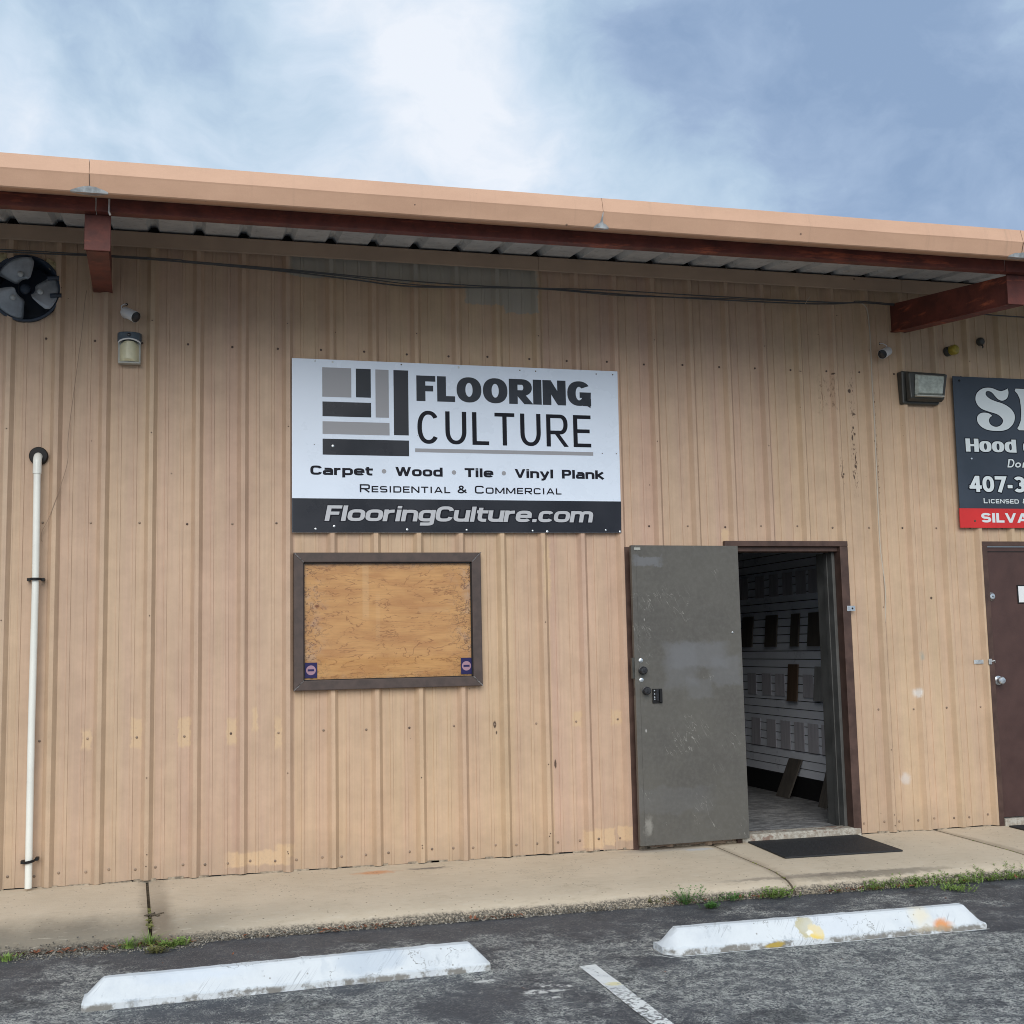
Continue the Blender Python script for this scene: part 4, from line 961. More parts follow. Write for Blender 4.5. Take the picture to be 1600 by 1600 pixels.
# ------------------------------------------------------------------ flooring samples in the shop (each lifts off)
def sample(y, z0, z1, wy, mt, lab, lean=.02, tilt=0, thick=.012, x=None, grp=None):
    xx = SX if x is None else x
    b_ = MB(); xt, xb_ = xx - .006, xx - .006 - lean
    y0, y1 = y - wy / 2, y + wy / 2
    b_.hexa([(xb_ - thick, y0, z0), (xb_, y0, z0), (xb_, y1, z0), (xb_ - thick, y1, z0), (xt - thick, y0 + tilt, z1), (xt, y0 + tilt, z1), (xt, y1 + tilt, z1), (xt - thick, y1 + tilt, z1)])
    o = b_.build('flooring_sample', mt); return tag(o, lab, 'sample board', grp)
sample(1.94, .052, .40, .24, M_SAMPD, 'dark plank sample standing on the shop floor, leaning on the slatwall', lean=.10, tilt=-.10, thick=.016)
sample(1.13, .052, .50, .14, M_SAMPD, 'dark plank sample half hidden behind the doorway reveal at floor level', lean=.14)
sample(1.81, .925, 1.262, .19, M_SAMPB, 'brown plank sample hanging alone at waist height on the slatwall', lean=.03)
sample(1.30, .945, 1.245, .20, M_SAMPG, 'pale grey plank sample beside the doorway reveal at waist height', lean=.03)
for i, (y, lab) in enumerate([(1.35, 'dark upright sample at head height, nearest the doorway reveal'), (1.72, 'dark upright sample at head height, second in from the doorway reveal'), (2.20, 'dark upright sample at head height, third in from the doorway reveal'), (2.72, 'dark upright sample at head height, deepest in the shop')]):
    sample(y, 1.425, 1.725, .24 if i != 1 else .16, M_SAMPD, lab, lean=.03, grp='dark samples at head height on the slatwall')
def sleeves(z0, z1, ys, word):
    ords = ['first', 'second', 'third', 'fourth', 'fifth', 'sixth', 'seventh', 'eighth']
    for i, y in enumerate(ys):
        r0 = sample(y, z0, z1, .19, M_SAMPW, 'pale sleeved sample in the %s row of the slatwall, %s from the doorway' % (word, ords[i]), lean=.004, thick=.004, grp='pale samples in the %s row' % word)
        r0.name = 'sleeved_sample'
sleeves(.475, .735, [1.25, 1.50, 1.76, 2.03, 2.32, 2.65, 3.0], 'lower')
sleeves(.965, 1.17, [1.55, 2.10, 2.38, 2.70], 'middle')
sleeves(1.90, 2.11, [1.36, 1.60, 1.86, 2.14, 2.44, 2.8], 'upper')

# ------------------------------------------------------------------ main sign
SY = -.036
sg = thing('shop_sign', 'large white flooring shop sign with black web address band above the boarded window', 'sign', (1.23, SY, 2.288))
MB().hexa([(.026, SY - .006, 2.288), (2.432, SY - .006, 2.293), (2.432, SY, 2.293), (.026, SY, 2.288), (.026, SY - .006, 3.516), (2.439, SY - .006, 3.511), (2.439, SY, 3.511), (.026, SY, 3.516)]).build('sign_panel', M_SIGNW, sg)
MB().hexa([(.0265, SY - .0068, 2.2885), (2.4315, SY - .0068, 2.2935), (2.4315, SY - .0062, 2.2935), (.0265, SY - .0062, 2.2885), (.0265, SY - .0068, 2.526), (2.436, SY - .0068, 2.527), (2.436, SY - .0062, 2.527), (.0265, SY - .0062, 2.526)]).build('black_band', M_SIGNK, sg)
y1 = SY - .0072
for nm, m_, (a, b), (c, d) in [('logo_tile', M_GREYP, (.237, 3.458), (.441, 3.247)), ('logo_tile', M_INKD, (.474, 3.457), (.580, 3.250)), ('logo_tile', M_GREYP, (.613, 3.456), (.708, 3.109)),
                               ('logo_tile', M_SIGNK, (.743, 3.457), (.849, 2.985)), ('logo_tile', M_SIGNK, (.238, 3.213), (.581, 3.108)), ('logo_tile', M_GREYP, (.238, 3.072), (.711, 2.982)), ('logo_tile', M_SIGNK, (.238, 2.948), (.850, 2.835)),
                               ('underline', M_GREYP, (.894, 2.893), (2.229, 2.866))]:
    MB().box(a, c, y1, y1 + .0006, d, b).build(nm, m_, sg)
y2 = SY - .0074
text(MB(), 'FLOORING', .908, 2.224, 3.238, 3.424, y2, tx=.35, ty=.225, n=2.25, track=.065).build('lettering', M_INKD, sg)
text(MB(), 'CULTURE', .912, 2.216, 2.928, 3.168, y2, tx=.135, ty=.115, n=2.25, track=.18).build('lettering', M_INK, sg)
for s_, a, b in (('Carpet', .152, .590), ('Wood', .749, 1.091), ('Tile', 1.252, 1.465), ('Vinyl', 1.624, 1.917), ('Plank', 1.983, 2.311)):
    text(MB(), s_, a, b, 2.692, 2.757, y2, tx=.32, ty=.23, n=3.4, track=.09, xh=.78).build('lettering', M_INK, sg)
for x in (.669, 1.174, 1.543): MB().lathe((x, y2 + .0004, 2.724), (0, -1, 0), [(0, .016), (.0004, .016)], 20).build('print_dot', M_GREYP, sg)
for s_, a, b in (('RESIDENTIAL', .496, 1.145), ('&', 1.198, 1.263), ('COMMERCIAL', 1.325, 1.976)):
    text(MB(), s_, a, b, 2.573, 2.630, y2, tx=.20, ty=.17, n=4.5, track=.20, small=.80).build('lettering', M_INK, sg)
text(MB(), 'FlooringCulture.com', .249, 2.205, 2.369, 2.478, y2 - .0002, tx=.35, ty=.26, n=3.2, track=.04, xh=.76, shear=.20, grow=.10).build('lettering_outline', M_INK, sg)
text(MB(), 'FlooringCulture.com', .249, 2.205, 2.369, 2.478, y2 - .0009, tx=.29, ty=.20, n=3.2, track=.04, xh=.76, shear=.20).build('lettering', M_SILVER, sg)
for x, z, r in [(.187, 3.50, .006), (.31, 3.497, .007), (.80, 3.498, .005), (1.22, 3.494, .008), (1.68, 3.490, .005), (1.80, 3.488, .005), (2.27, 3.484, .005), (2.40, 3.484, .005),
                (.187, 2.312, .008), (.316, 2.332, .009), (.83, 2.310, .009), (1.26, 2.309, .008), (1.75, 2.306, .007), (1.86, 2.300, .010), (2.31, 2.312, .007), (2.42, 2.302, .009), (.310, 2.897, .010), (2.30, 2.885, .004), (2.41, 2.885, .004), (.18, 2.905, .003)]:
    MB().lathe((x, SY - .0078, z), (0, -1, 0), [(0, r), (.002, r * .9), (.003, r * .5)], 10).build('sign_screw', M_SCREWD if z > 3 and r < .006 or r < .005 else M_ZINC, sg, smooth=True)

# ------------------------------------------------------------------ neighbour's sign (right)
s2 = thing('shop_sign', 'dark slate sign with pale lettering and a red strip, cut off at the right', 'sign', (6.5, -.036, 2.345))
MB().hexa([(5.305, -.042, 2.502), (7.7, -.042, 2.502), (7.7, -.036, 2.502), (5.305, -.036, 2.502), (5.312, -.042, 3.580), (7.7, -.042, 3.576), (7.7, -.036, 3.576), (5.312, -.036, 3.580)]).build('sign_panel', M_NAVY, s2)
MB().box(5.299, 7.7, -.0445, -.036, 2.345, 2.5015).build('red_strip', M_REDP, s2)
Sp = [(5.821, 3.495), (5.827, 3.464), (5.82, 3.431), (5.8, 3.405), (5.761, 3.391), (5.725, 3.402), (5.698, 3.427), (5.675, 3.452), (5.655, 3.464), (5.63, 3.467), (5.613, 3.457), (5.612, 3.435), (5.631, 3.414), (5.662, 3.397), (5.707, 3.382), (5.76, 3.369), (5.808, 3.348), (5.847, 3.318), (5.87, 3.282), (5.871, 3.246), (5.851, 3.201), (5.811, 3.164), (5.759, 3.144), (5.701, 3.139), (5.635, 3.141), (5.579, 3.154), (5.536, 3.182), (5.516, 3.218), (5.52, 3.254), (5.547, 3.279), (5.584, 3.287), (5.621, 3.284), (5.645, 3.274), (5.659, 3.262), (5.639, 3.25), (5.626, 3.228), (5.631, 3.199), (5.655, 3.18), (5.691, 3.172), (5.729, 3.184), (5.754, 3.21), (5.756, 3.235), (5.735, 3.26), (5.703, 3.278), (5.663, 3.289), (5.614, 3.301), (5.566, 3.317), (5.531, 3.345), (5.513, 3.385), (5.519, 3.429), (5.544, 3.462), (5.587, 3.487), (5.632, 3.495), (5.678, 3.492), (5.722, 3.477), (5.759, 3.471), (5.797, 3.482)]
def crom(P_, sharp=()):
    o = []; n = len(P_)
    for i in range(n):
        p0, p1, p2, p3 = (Vector(P_[(i + d) % n]) for d in (-1, 0, 1, 2))
        if i in sharp: p0 = p1
        if (i + 1) % n in sharp: p3 = p2
        for t_ in (0, .33, .66):
            o.append(tuple(.5 * ((2 * p1) + (p2 - p0) * t_ + (2 * p0 - 5 * p1 + 4 * p2 - p3) * t_ ** 2 + (3 * p1 - p0 - 3 * p2 + p3) * t_ ** 3)))
    return o
def offs(P_, d):
    n = len(P_); o = []; A = sum(P_[i - 1][0] * P_[i][1] - P_[i][0] * P_[i - 1][1] for i in range(n)); sg_ = 1 if A > 0 else -1
    for i in range(n):
        t_ = (Vector(P_[(i + 1) % n]) - Vector(P_[i - 1])).normalized(); o.append((P_[i][0] + t_.y * d * sg_, P_[i][1] - t_.x * d * sg_))
    return o
S1 = crom(Sp, (0, 33)); I1 = [(5.896, 3.496), (5.887, 3.477), (5.912, 3.452), (5.93, 3.412), (5.936, 3.354), (5.935, 3.295), (5.926, 3.229), (5.904, 3.185), (5.888, 3.166), (5.903, 3.15), (6.16, 3.15), (6.175, 3.166), (6.15, 3.185), (6.13, 3.229), (6.12, 3.295), (6.12, 3.354), (6.13, 3.412), (6.145, 3.452), (6.17, 3.477), (6.16, 3.496)]
MB().flat(offs(S1, .007), -.0425).flat(offs(I1, .007), -.0425).build('lettering_outline', M_INK, s2)
MB().flat(S1, -.0431).flat(I1, -.0431).build('lettering', M_WPRINT, s2)
yb = -.0431
def both(s_, a, b, z0, z1, **k):
    text(MB(), s_, a, b, z0, z1, yb + .0004, grow=.14, **k).build('lettering_outline', M_INK, s2); text(MB(), s_, a, b, z0, z1, yb - .0004, **k).build('lettering', M_WPRINT, s2)
both('Hood', 5.394, 5.866, 2.963, 3.070, tx=.40, ty=.17, n=2.6, track=.05, xh=.84)
both('c', 5.93, 6.02, 2.963, 3.070, tx=.40, ty=.17, n=2.6, track=.05, xh=.84)
both('Do', 5.770, 5.895, 2.840, 2.909, tx=.20, ty=.15, n=2.0, track=.12, xh=.62, shear=.22); both('n', 5.91, 5.955, 2.840, 2.909, tx=.20, ty=.15, n=2.0, track=.12, xh=.62, shear=.22)
both('407-3', 5.404, 5.925, 2.636, 2.766, tx=.27, ty=.21, n=2.3, track=.07)
both('LICENSED', 5.528, 5.855, 2.544, 2.586, tx=.22, ty=.18, n=4, track=.18, small=.82); both('&', 5.892, 5.935, 2.544, 2.586, tx=.22, ty=.18, n=2, track=.1)
text(MB(), 'SILVA', 5.495, 5.935, 2.388, 2.465, -.0452, tx=.34, ty=.23, n=2.5, track=.10).build('lettering', M_WPRINT, s2)
for x, z, m_ in ((5.372, 3.545, M_BLKPL), (5.44, 2.905, M_ZINC), (5.435, 2.40, M_SCREWD)): MB().lathe((x, -.0445, z), (0, -1, 0), [(0, .009), (.003, .008), (.004, .003)], 10).build('sign_screw', m_, s2, smooth=True)

# ------------------------------------------------------------------ vent pipe
vp = thing('vent_pipe', 'thin white plastic pipe strapped upright to the wall at far left', 'pipe', (-1.625, -.08, .016))
MB().tube([(-1.627, -.078, .016), (-1.629, -.078, 1.0), (-1.624, -.079, 1.97), (-1.629, -.080, 2.70)], .0225, 20).build('pipe', M_PVC, vp, smooth=True)
el = MB(); pts = [(-1.629, -.080, 2.665), (-1.629, -.080, 2.735)] + [(-1.629, -.080 + .05 * (1 - cos(a)), 2.735 + .05 * sin(a)) for a in [radians(q) for q in range(10, 91, 10)]] + [(-1.629, 0.02, 2.785)]
el.tube(pts, .0275, 20); el.build('elbow', M_PVC, vp, smooth=True)
MB().lathe((-1.629, -.001, 2.792), (0, -1, 0), [(0, .060), (.026, .060), (.036, .054), (.037, .030)], 28).build('wall_collar', M_BLKPL, vp, smooth=True)
for z, tl in ((1.972, .0), (.181, .008)):
    x = -1.626; mb = MB(); pr = [(-.052, -.003), (-.036, -.003)] + [(.0335 * -cos(a), -.078 - .034 * sin(a) + .0) for a in [radians(q) for q in range(0, 181, 15)]] + [(.036, -.003), (.052, -.003)]
    V_ = []; 
    for i, (u, yv) in enumerate(pr):
        zz = z + tl * u / .05
        V_ += [(x + u, yv - .003, zz - .0085), (x + u, yv - .003, zz + .0085)]
    mb.add(V_, [(2 * i, 2 * i + 2, 2 * i + 3, 2 * i + 1) for i in range(len(pr) - 1)]); mb.box(x - .053, x - .034, -.06, -.004, z - .009 - tl, z + .009 - tl); mb.box(x + .034, x + .053, -.06, -.004, z - .009 + tl, z + .009 + tl)
    mb.build('strap', M_BLKPL, vp)

# ------------------------------------------------------------------ exhaust fan
fx, fz, fr = FAN
fan = thing('exhaust_fan', 'round exhaust fan with grey blades set in the wall under the eave', 'fan', (fx, 0, fz))
mb = MB(); N = 40; V_ = []
for i in range(N):
    a = 2 * pi * i / N; c, s_ = cos(a), sin(a)
    V_ += [(fx + c * (fr + .008), -.030, fz + s_ * (fr + .008)), (fx + c * (fr - .004), -.034, fz + s_ * (fr - .004)), (fx + c * (fr - .012), -.02, fz + s_ * (fr - .012)), (fx + c * (fr - .02), .20, fz + s_ * (fr - .02)), (fx + c * (fr + .008), .004, fz + s_ * (fr + .008))]
mb.add(V_, [(5 * i + k, 5 * ((i + 1) % N) + k, 5 * ((i + 1) % N) + (k + 1) % 5, 5 * i + (k + 1) % 5) for i in range(N) for k in (0, 1, 2, 4)])
mb.build('shroud', M_FANBLUE, fan, smooth=True)
MB().lathe((fx, .20, fz), (0, 1, 0), [(0, fr), (.01, fr)], 32).build('back_plate', M_FANBLUE, fan)
for bi, ang in enumerate((108, -12, 222)):
    a0 = radians(ang); mb = MB(); rows, cols = 8, 8; V_ = []
    for i in range(rows + 1):
        r_ = .062 + (.212 - .062) * i / rows
        half = radians(43 - 4 * i / rows)
        if i == rows: half *= .88
        if i == 0: half *= .8
        for j_ in range(cols + 1):
            q = j_ / cols * 2 - 1; an = a0 + half * q + .10 * (i / rows)
            V_.append((fx + cos(an) * r_, -.012 + .030 * q - .010 * (1 - q * q) * (i / rows), fz + sin(an) * r_))
    W_ = cols + 1; mb.add(V_, [(i * W_ + j_, i * W_ + j_ + 1, (i + 1) * W_ + j_ + 1, (i + 1) * W_ + j_) for i in range(rows) for j_ in range(cols)])
    o = mb.build('blade', M_BLADE, fan, smooth=True); sm = o.modifiers.new('solid', 'SOLIDIFY'); sm.thickness = .004
    c_ = (fx + cos(a0) * .10, -.030, fz + sin(a0) * .10)
    MB().lathe(c_, (0, -1, 0), [(0, .020), (.004, .017), (.007, .007)], 14).build('blade_boss', M_ZINCP, o, smooth=True)
MB().lathe((fx, .03, fz), (0, -1, 0), [(0, .034), (.04, .034), (.05, .026), (.055, .012)], 18).build('hub', M_FANBLUE, fan, smooth=True)
for x, z in ((-1.545, 4.005), (-1.527, 3.885)):
    MB().tube([(x - .05, -.03, z - .004), (x - .01, -.034, z), (x + .022, -.034, z)], .015, 10).build('mounting_tab', M_FANBLUE, fan, smooth=True)
for cx, cz, k in ((-1.572, 4.100, 1), (-1.885, 4.125, 2)):
    mb = MB(); bm = bmesh.new(); bmesh.ops.create_icosphere(bm, subdivisions=3, radius=1)
    for v_ in bm.verts:
        d = 1 + .35 * mnoise.noise(v_.co * 1.7 + Vector((k, 0, 0))); v_.co = Vector((cx + v_.co.x * .036 * d + v_.co.z * (-.018 if k == 1 else .014), -.012 + v_.co.y * .016 * d, cz + v_.co.z * .040 * d))
    mb.add([v_.co[:] for v_ in bm.verts], [[v_.index for v_ in f.verts] for f in bm.faces]); bm.free(); mb.build('foam_seal', M_FOAM, fan, smooth=True)

# ------------------------------------------------------------------ security cameras
def seccam(name_loc, dirv, lab, hole, curve):
    x, z = name_loc
    c = thing('security_camera', lab, 'camera', (x, 0, z))
    MB().lathe((x, -.0005, z), (0, -1, 0), [(0, .030), (.010, .030), (.020, .024), (.026, .014)], 20).build('mount', M_WHITEPL, c, smooth=True)
    MB().tube([(x, -.02, z), (x, -.052, z - .002)], .012, 12).build('bracket_arm', M_WHITEPL, c, smooth=True)
    d = Vector(dirv).normalized(); st_ = Vector((x, -.060, z)) - d * .020
    b_ = MB().lathe(st_, d, [(0, .018), (.006, .030), (.016, .036), (.125, .038), (.132, .038)], 24).build('camera_body', M_WHITEPL, c, smooth=True)
    MB().lathe(st_ + d * .1325, d, [(0, .0365), (.001, .0365), (.004, .032), (.0045, .010)], 24).build('lens_face', M_SMOKE, c, smooth=True)
    MB().tube(curve, .0035, 8).build('cable', M_WHITEPL, c, smooth=True)
    MB().lathe((hole[0], -.001, hole[1]), (0, -1, 0), [(0, .010), (.002, .009)], 12).build('cable_hole', M_DARKGAP, c)
seccam((-1.092, 3.785), (.75, -.72, -.52), 'white bullet camera on the wall right of the left red rafter', (-1.088, 3.855),
       [(-1.088, -.003, 3.855), (-1.100, -.02, 3.852), (-1.120, -.03, 3.835), (-1.118, -.03, 3.806), (-1.100, -.03, 3.795)])
seccam((4.722, 3.757), (-.80, -.55, -.40), 'white bullet camera on the wall left of the right red rafter', (4.688, 3.832),
       [(4.688, -.003, 3.832), (4.710, -.02, 3.828), (4.735, -.03, 3.810), (4.738, -.03, 3.78), (4.728, -.03, 3.765)])

# ------------------------------------------------------------------ wall lights
wl = thing('wall_light', 'small arched cream wall light with a slate photocell cap', 'light', (-1.062, 0, 3.43))
def arch(x0, x1, z0, z1, yb_, yf, name, mt, par, cut=1.0, bev=.004):
    mb = MB(); N = 16; cx = (x0 + x1) / 2; rx = (x1 - x0) / 2; P_ = [(x0, z0), (x1, z0)] + [(cx + rx * cos(a), z1 - rx * .7 + rx * .7 * sin(a)) for a in [pi * i / N for i in range(N + 1)]]
    n = len(P_); V_ = [(a, yb_, b) for a, b in P_] + [(cx + (a - cx) * .93, yf, z0 + (b - z0) * .97 + .002) for a, b in P_]
    mb.add(V_, [(i, (i + 1) % n, n + (i + 1) % n, n + i) for i in range(n)] + [tuple(range(n)), tuple(range(n, 2 * n))]); return mb.build(name, mt, par, bevel=bev)
MB().box(-1.137, -.989, -.045, -.001, 3.432, 3.64).build('back_box', M_GREYH, wl, bevel=.006)
mb = MB(); N = 12; V_ = []
for i in range(N + 1):
    f = i / N * 2 - 1; x = -1.063 + f * .078; yv = -.055 - .055 * (1 - f * f) ** .5
    V_ += [(x, -.002, 3.585), (x, yv, 3.578 + .014 * (1 - f * f)), (x, yv + .006, 3.640), (x, -.002, 3.652)]
mb.add(V_, [(4 * i + k, 4 * i + 4 + k, 4 * i + 5 + k, 4 * i + 1 + k) for i in range(N) for k in range(3)] + [(0, 1, 2, 3), (4 * N, 4 * N + 1, 4 * N + 2, 4 * N + 3)])
mb.build('cap', M_SLATEPL, wl, smooth=True, bevel=.003)
MB().lathe((-1.063, -.108, 3.617), (0, -1, 0), [(0, .013), (.004, .012), (.006, .006)], 16).build('photocell', M_SMOKE, wl, smooth=True)
mb = MB(); V_ = []                                     # pale rim under the cap
for i in range(N + 1):
    f = i / N * 2 - 1; x = -1.063 + f * .074; yv = -.060 - .046 * (1 - f * f) ** .5
    V_ += [(x, yv, 3.566 + .020 * (1 - f * f)), (x, yv - .006, 3.572 + .020 * (1 - f * f)), (x, yv, 3.582 + .018 * (1 - f * f))]
mb.add(V_, [(3 * i + k, 3 * i + 3 + k, 3 * i + 4 + k, 3 * i + 1 + k) for i in range(N) for k in range(2)]); mb.build('rim', M_WHITEPL, wl, smooth=True)
mb = MB(); V_ = []; R_ = 10
for j_ in range(R_ + 1):
    z = 3.443 + .135 * j_ / R_
    for i in range(N + 1):
        f = i / N * 2 - 1; wd = .062 * (1 if j_ < 8 else math.sqrt(max(0, 1 - ((j_ - 7.5) / 3) ** 2)) * .6 + .4)
        V_.append((-1.063 + f * wd, -.046 - .052 * (1 - abs(f) ** 3) * (1 if j_ else .7), z))
mb.add(V_, [(j_ * (N + 1) + i, j_ * (N + 1) + i + 1, (j_ + 1) * (N + 1) + i + 1, (j_ + 1) * (N + 1) + i) for j_ in range(R_) for i in range(N)]); mb.build('diffuser', M_CREAM, wl, smooth=True)
MB().box(-1.135, -.991, -.075, -.0455, 3.428, 3.442).build('base_lip', M_GREYH, wl, bevel=.004)

w2 = thing('wall_light', 'wide dark wall pack light with a clear lens beside the slate sign', 'light', (5.0, 0, 3.34))
MB().hexa([(4.835, -.055, 3.335), (5.165, -.055, 3.335), (5.165, -.001, 3.335), (4.835, -.001, 3.335), (4.825, -.075, 3.600), (5.235, -.075, 3.590), (5.235, -.001, 3.590), (4.825, -.001, 3.600)]).build('housing', M_LIGHTBOX, w2, bevel=.012)
MB().hexa([(4.872, -.118, 3.372), (5.175, -.118, 3.372), (5.175, -.0755, 3.350), (4.860, -.0755, 3.350), (4.868, -.112, 3.580), (5.218, -.112, 3.574), (5.222, -.0755, 3.582), (4.852, -.0755, 3.590)]).build('hood', M_LIGHTBOX, w2, bevel=.008)
le = MB().hexa([(4.925, -.158, 3.410), (5.135, -.158, 3.410), (5.152, -.1185, 3.392), (4.900, -.1185, 3.392), (4.935, -.142, 3.552), (5.168, -.142, 3.547), (5.185, -.1185, 3.560), (4.915, -.1185, 3.566)]).build('lens', M_LENS, w2, bevel=.008)
MB().box(4.903, 5.152, -.156, -.119, 3.380, 3.3915).build('lens_rim', M_GREYH, w2, bevel=.003)

# ------------------------------------------------------------------ small fittings under the right rafter
yl = thing('beacon_light', 'small yellow lensed fixture on the wall above the slate sign', 'light', (5.32, 0, 3.79))
MB().lathe((5.30, -.001, 3.79), (.25, -1, 0), [(0, .040), (.035, .038), (.04, .034)], 18).build('base', M_LIGHTBOX, yl, smooth=True)
MB().lathe((5.312, -.042, 3.79), (.25, -1, 0), [(0, .036), (.01, .042), (.050, .041), (.062, .030), (.065, .01)], 10).build('lens', M_YELLOW, yl)
cf = thing('conduit_fitting', 'small dark grey round conduit fitting high on the wall at right', 'fitting', (5.61, 0, 3.885))
MB().lathe((5.607, -.001, 3.885), (0, -1, -.1), [(0, .024), (.01, .034), (.035, .034), (.05, .022), (.052, .008)], 10).build('body', M_LIGHTBOX, cf, smooth=True)
MB().tube([(5.612, -.03, 3.855), (5.622, -.035, 3.835), (5.616, -.03, 3.828)], .006, 8).build('nipple', M_KNOB, cf, smooth=True)

# ------------------------------------------------------------------ cables
def sag(pts, n=6):
    P_ = [Vector(p_) for p_ in pts]; o = []
    for i in range(len(P_) - 1):
        p0 = P_[max(i - 1, 0)]; p1 = P_[i]; p2 = P_[i + 1]; p3 = P_[min(i + 2, len(P_) - 1)]
        for j in range(n):
            t_ = j / n; o.append(.5 * ((2 * p1) + (p2 - p0) * t_ + (2 * p0 - 5 * p1 + 4 * p2 - p3) * t_ ** 2 + (3 * p1 - p0 - 3 * p2 + p3) * t_ ** 3))
    return o + [P_[-1]]
CY = -.055
cb = thing('cable_bundle', 'bundle of dark cables sagging along the wall just under the eave trim', 'cable', (1.7, 0, 4.1))
MB().tube(sag([(-4.2, CY, 4.155), (-1.894, CY, 4.160), (-1.205, CY, 4.168), (-.657, CY, 4.158), (0, CY, 4.132), (.449, CY, 4.103), (.911, CY, 4.075), (1.826, CY, 4.112), (2.633, CY, 4.103), (3.695, CY, 4.106), (4.2, CY, 4.118), (4.477, CY, 4.142), (4.80, CY, 4.14), (6.0, CY, 4.10), (7.9, CY, 4.14)]), .0055, 8).build('strand', M_CABLE, cb, smooth=True)
MB().tube(sag([(-4.2, CY - .012, 4.165), (-1.1, CY - .012, 4.172), (-.657, CY - .012, 4.163), (0, CY - .012, 4.145), (.679, CY - .012, 4.118), (1.3, CY - .012, 4.104), (1.826, CY - .012, 4.112), (2.377, CY - .012, 4.127), (3.157, CY - .012, 4.125), (4.3, CY - .012, 4.132), (4.478, CY - .012, 4.152), (4.81, CY - .012, 4.146)]), .0045, 8).build('strand', M_CABLE, cb, smooth=True)
MB().tube(sag([(-.9, CY - .008, 4.166), (0, CY - .008, 4.138), (.45, CY - .008, 4.118), (1.0, CY - .008, 4.085), (1.826, CY - .006, 4.108), (2.5, CY, 4.094), (3.3, CY - .01, 4.112), (4.30, CY - .01, 4.128)]), .004, 8).build('strand', M_CABLE, cb, smooth=True)
MB().tube([(4.01, CY - .012, 4.105), (4.03, CY - .014, 4.135), (4.055, CY - .01, 4.165)], .0028, 6).build('tie', M_CABLEL, cb, smooth=True)
tc = MB().tube(sag([(-1.345, -.03, 3.93), (-1.354, -.04, 3.858), (-1.371, -.04, 3.636), (-1.399, -.04, 3.371), (-1.444, -.036, 2.934), (-1.445, -.036, 2.762), (-1.482, -.036, 2.606), (-1.55, -.036, 2.392), (-1.595, -.038, 2.29), (-1.600, -.04, 2.236), (-1.590, -.04, 2.222)]), .0022, 6).build('loose_wire', M_CORD, smooth=True)
tag(tc, 'very thin brown wire drooping from the left rafter down to the white pipe', 'wire')
hc = thing('hanging_cable', 'pale thin cable hanging down the wall seam right of the doorway', 'cable', (4.58, -.04, 1.56))
MB().tube(sag([(4.50, CY, 4.150), (4.565, -.045, 4.10), (4.580, -.042, 3.95), (4.584, -.04, 3.828), (4.581, -.038, 3.49), (4.583, -.038, 3.231), (4.578, -.038, 2.872), (4.573, -.038, 2.466), (4.576, -.036, 2.163), (4.603, -.03, 1.863), (4.590, -.024, 1.60)]), .0045, 8).build('cable', M_CABLEL, hc, smooth=True)
MB().tube([(4.590, -.024, 1.602), (4.582, -.026, 1.575), (4.562, -.03, 1.556), (4.556, -.03, 1.562)], .0036, 8).build('curled_end', M_CABLEL, hc, smooth=True)
MB().lathe((4.592, -.001, 1.603), (0, -1, 0), [(0, .008), (.02, .008), (.026, .003)], 8).build('clip', M_SCREWD, hc, smooth=True)

# ------------------------------------------------------------------ door mats
def dmat(pts, lab):
    (a, b, c, d) = pts; z0, z1 = .001, .013
    o = MB().hexa([(c[0], c[1], z0), (b[0], b[1], z0), (a[0], a[1], z0), (d[0], d[1], z0), (c[0], c[1], z1), (b[0], b[1], z1), (a[0], a[1], z1), (d[0], d[1], z1)]).build('door_mat', M_BLACK, bevel=.003)
    return tag(o, lab, 'mat')
dmat([(3.339, -.058), (4.235, -.062), (4.158, -.800), (3.277, -.765)], 'thin black rubber mat on the sidewalk below the open doorway')
dmat([(5.52, -.11), (6.42, -.11), (6.36, -.80), (5.47, -.80)], 'black mat in front of the maroon door, barely in frame')

# ------------------------------------------------------------------ parking blocks
def pblock(x0, x1, yl_, yr, lab, seed, rnd_l):
    prof_ = [(0, -.10), (.0, -.073), (.012, -.066), (.062, .012), (.074, .020), (.120, .020), (.132, .012), (.182, -.066), (.19, -.073), (.19, -.10)]
    N = 150; V_ = []; L = x1 - x0
    for i in range(N + 1):
        f = i / N; x = x0 + L * f; e0 = min(1, (x - x0) / .085); e1 = min(1, (x1 - x) / .085)
        e = min(e0, e1); yy = yl_ + (yr - yl_) * f
        pin = (1 - min(1, (x - x0) / rnd_l)) ** 2 if rnd_l and x - x0 < rnd_l else 0
        for k, (py, pz) in enumerate(prof_):
            top = -.066 + (pz + .066) * e if pz > -.066 else pz
            ch = .0022 * mnoise.noise((x * 11, py * 30, seed)) + .0012 * mnoise.noise((x * 35, py * 60, seed))
            if k in (1, 2): ch += .016 * max(0, mnoise.noise((x * 7, 3, seed + 5)) - .1) + .006 * max(0, mnoise.noise((x * 31, 3, seed + 5)))
            if k in (3, 4, 5): ch += .010 * max(0, mnoise.noise((x * 13, 8, seed + 9)) - .22)
            y_ = yy + py * (1 - .0 * e) + ch + (.06 * pin if k < 5 else 0)
            zz = top + ch * .7
            if k in (0, 9): zz = -.105
            V_.append((x, y_, zz))
    n = len(prof_); F_ = [(i * n + k, (i + 1) * n + k, (i + 1) * n + k + 1, i * n + k + 1) for i in range(N) for k in range(n - 1)]
    F_ += [tuple(range(n)), tuple(range(N * n, N * n + n))]
    o = MB().add(V_, F_).build('parking_block', M_WHITE, smooth=True); o.data.set_sharp_from_angle(angle=radians(17)); o['group'] = 'concrete parking blocks'
    return tag(o, lab, 'parking block', 'concrete parking blocks')
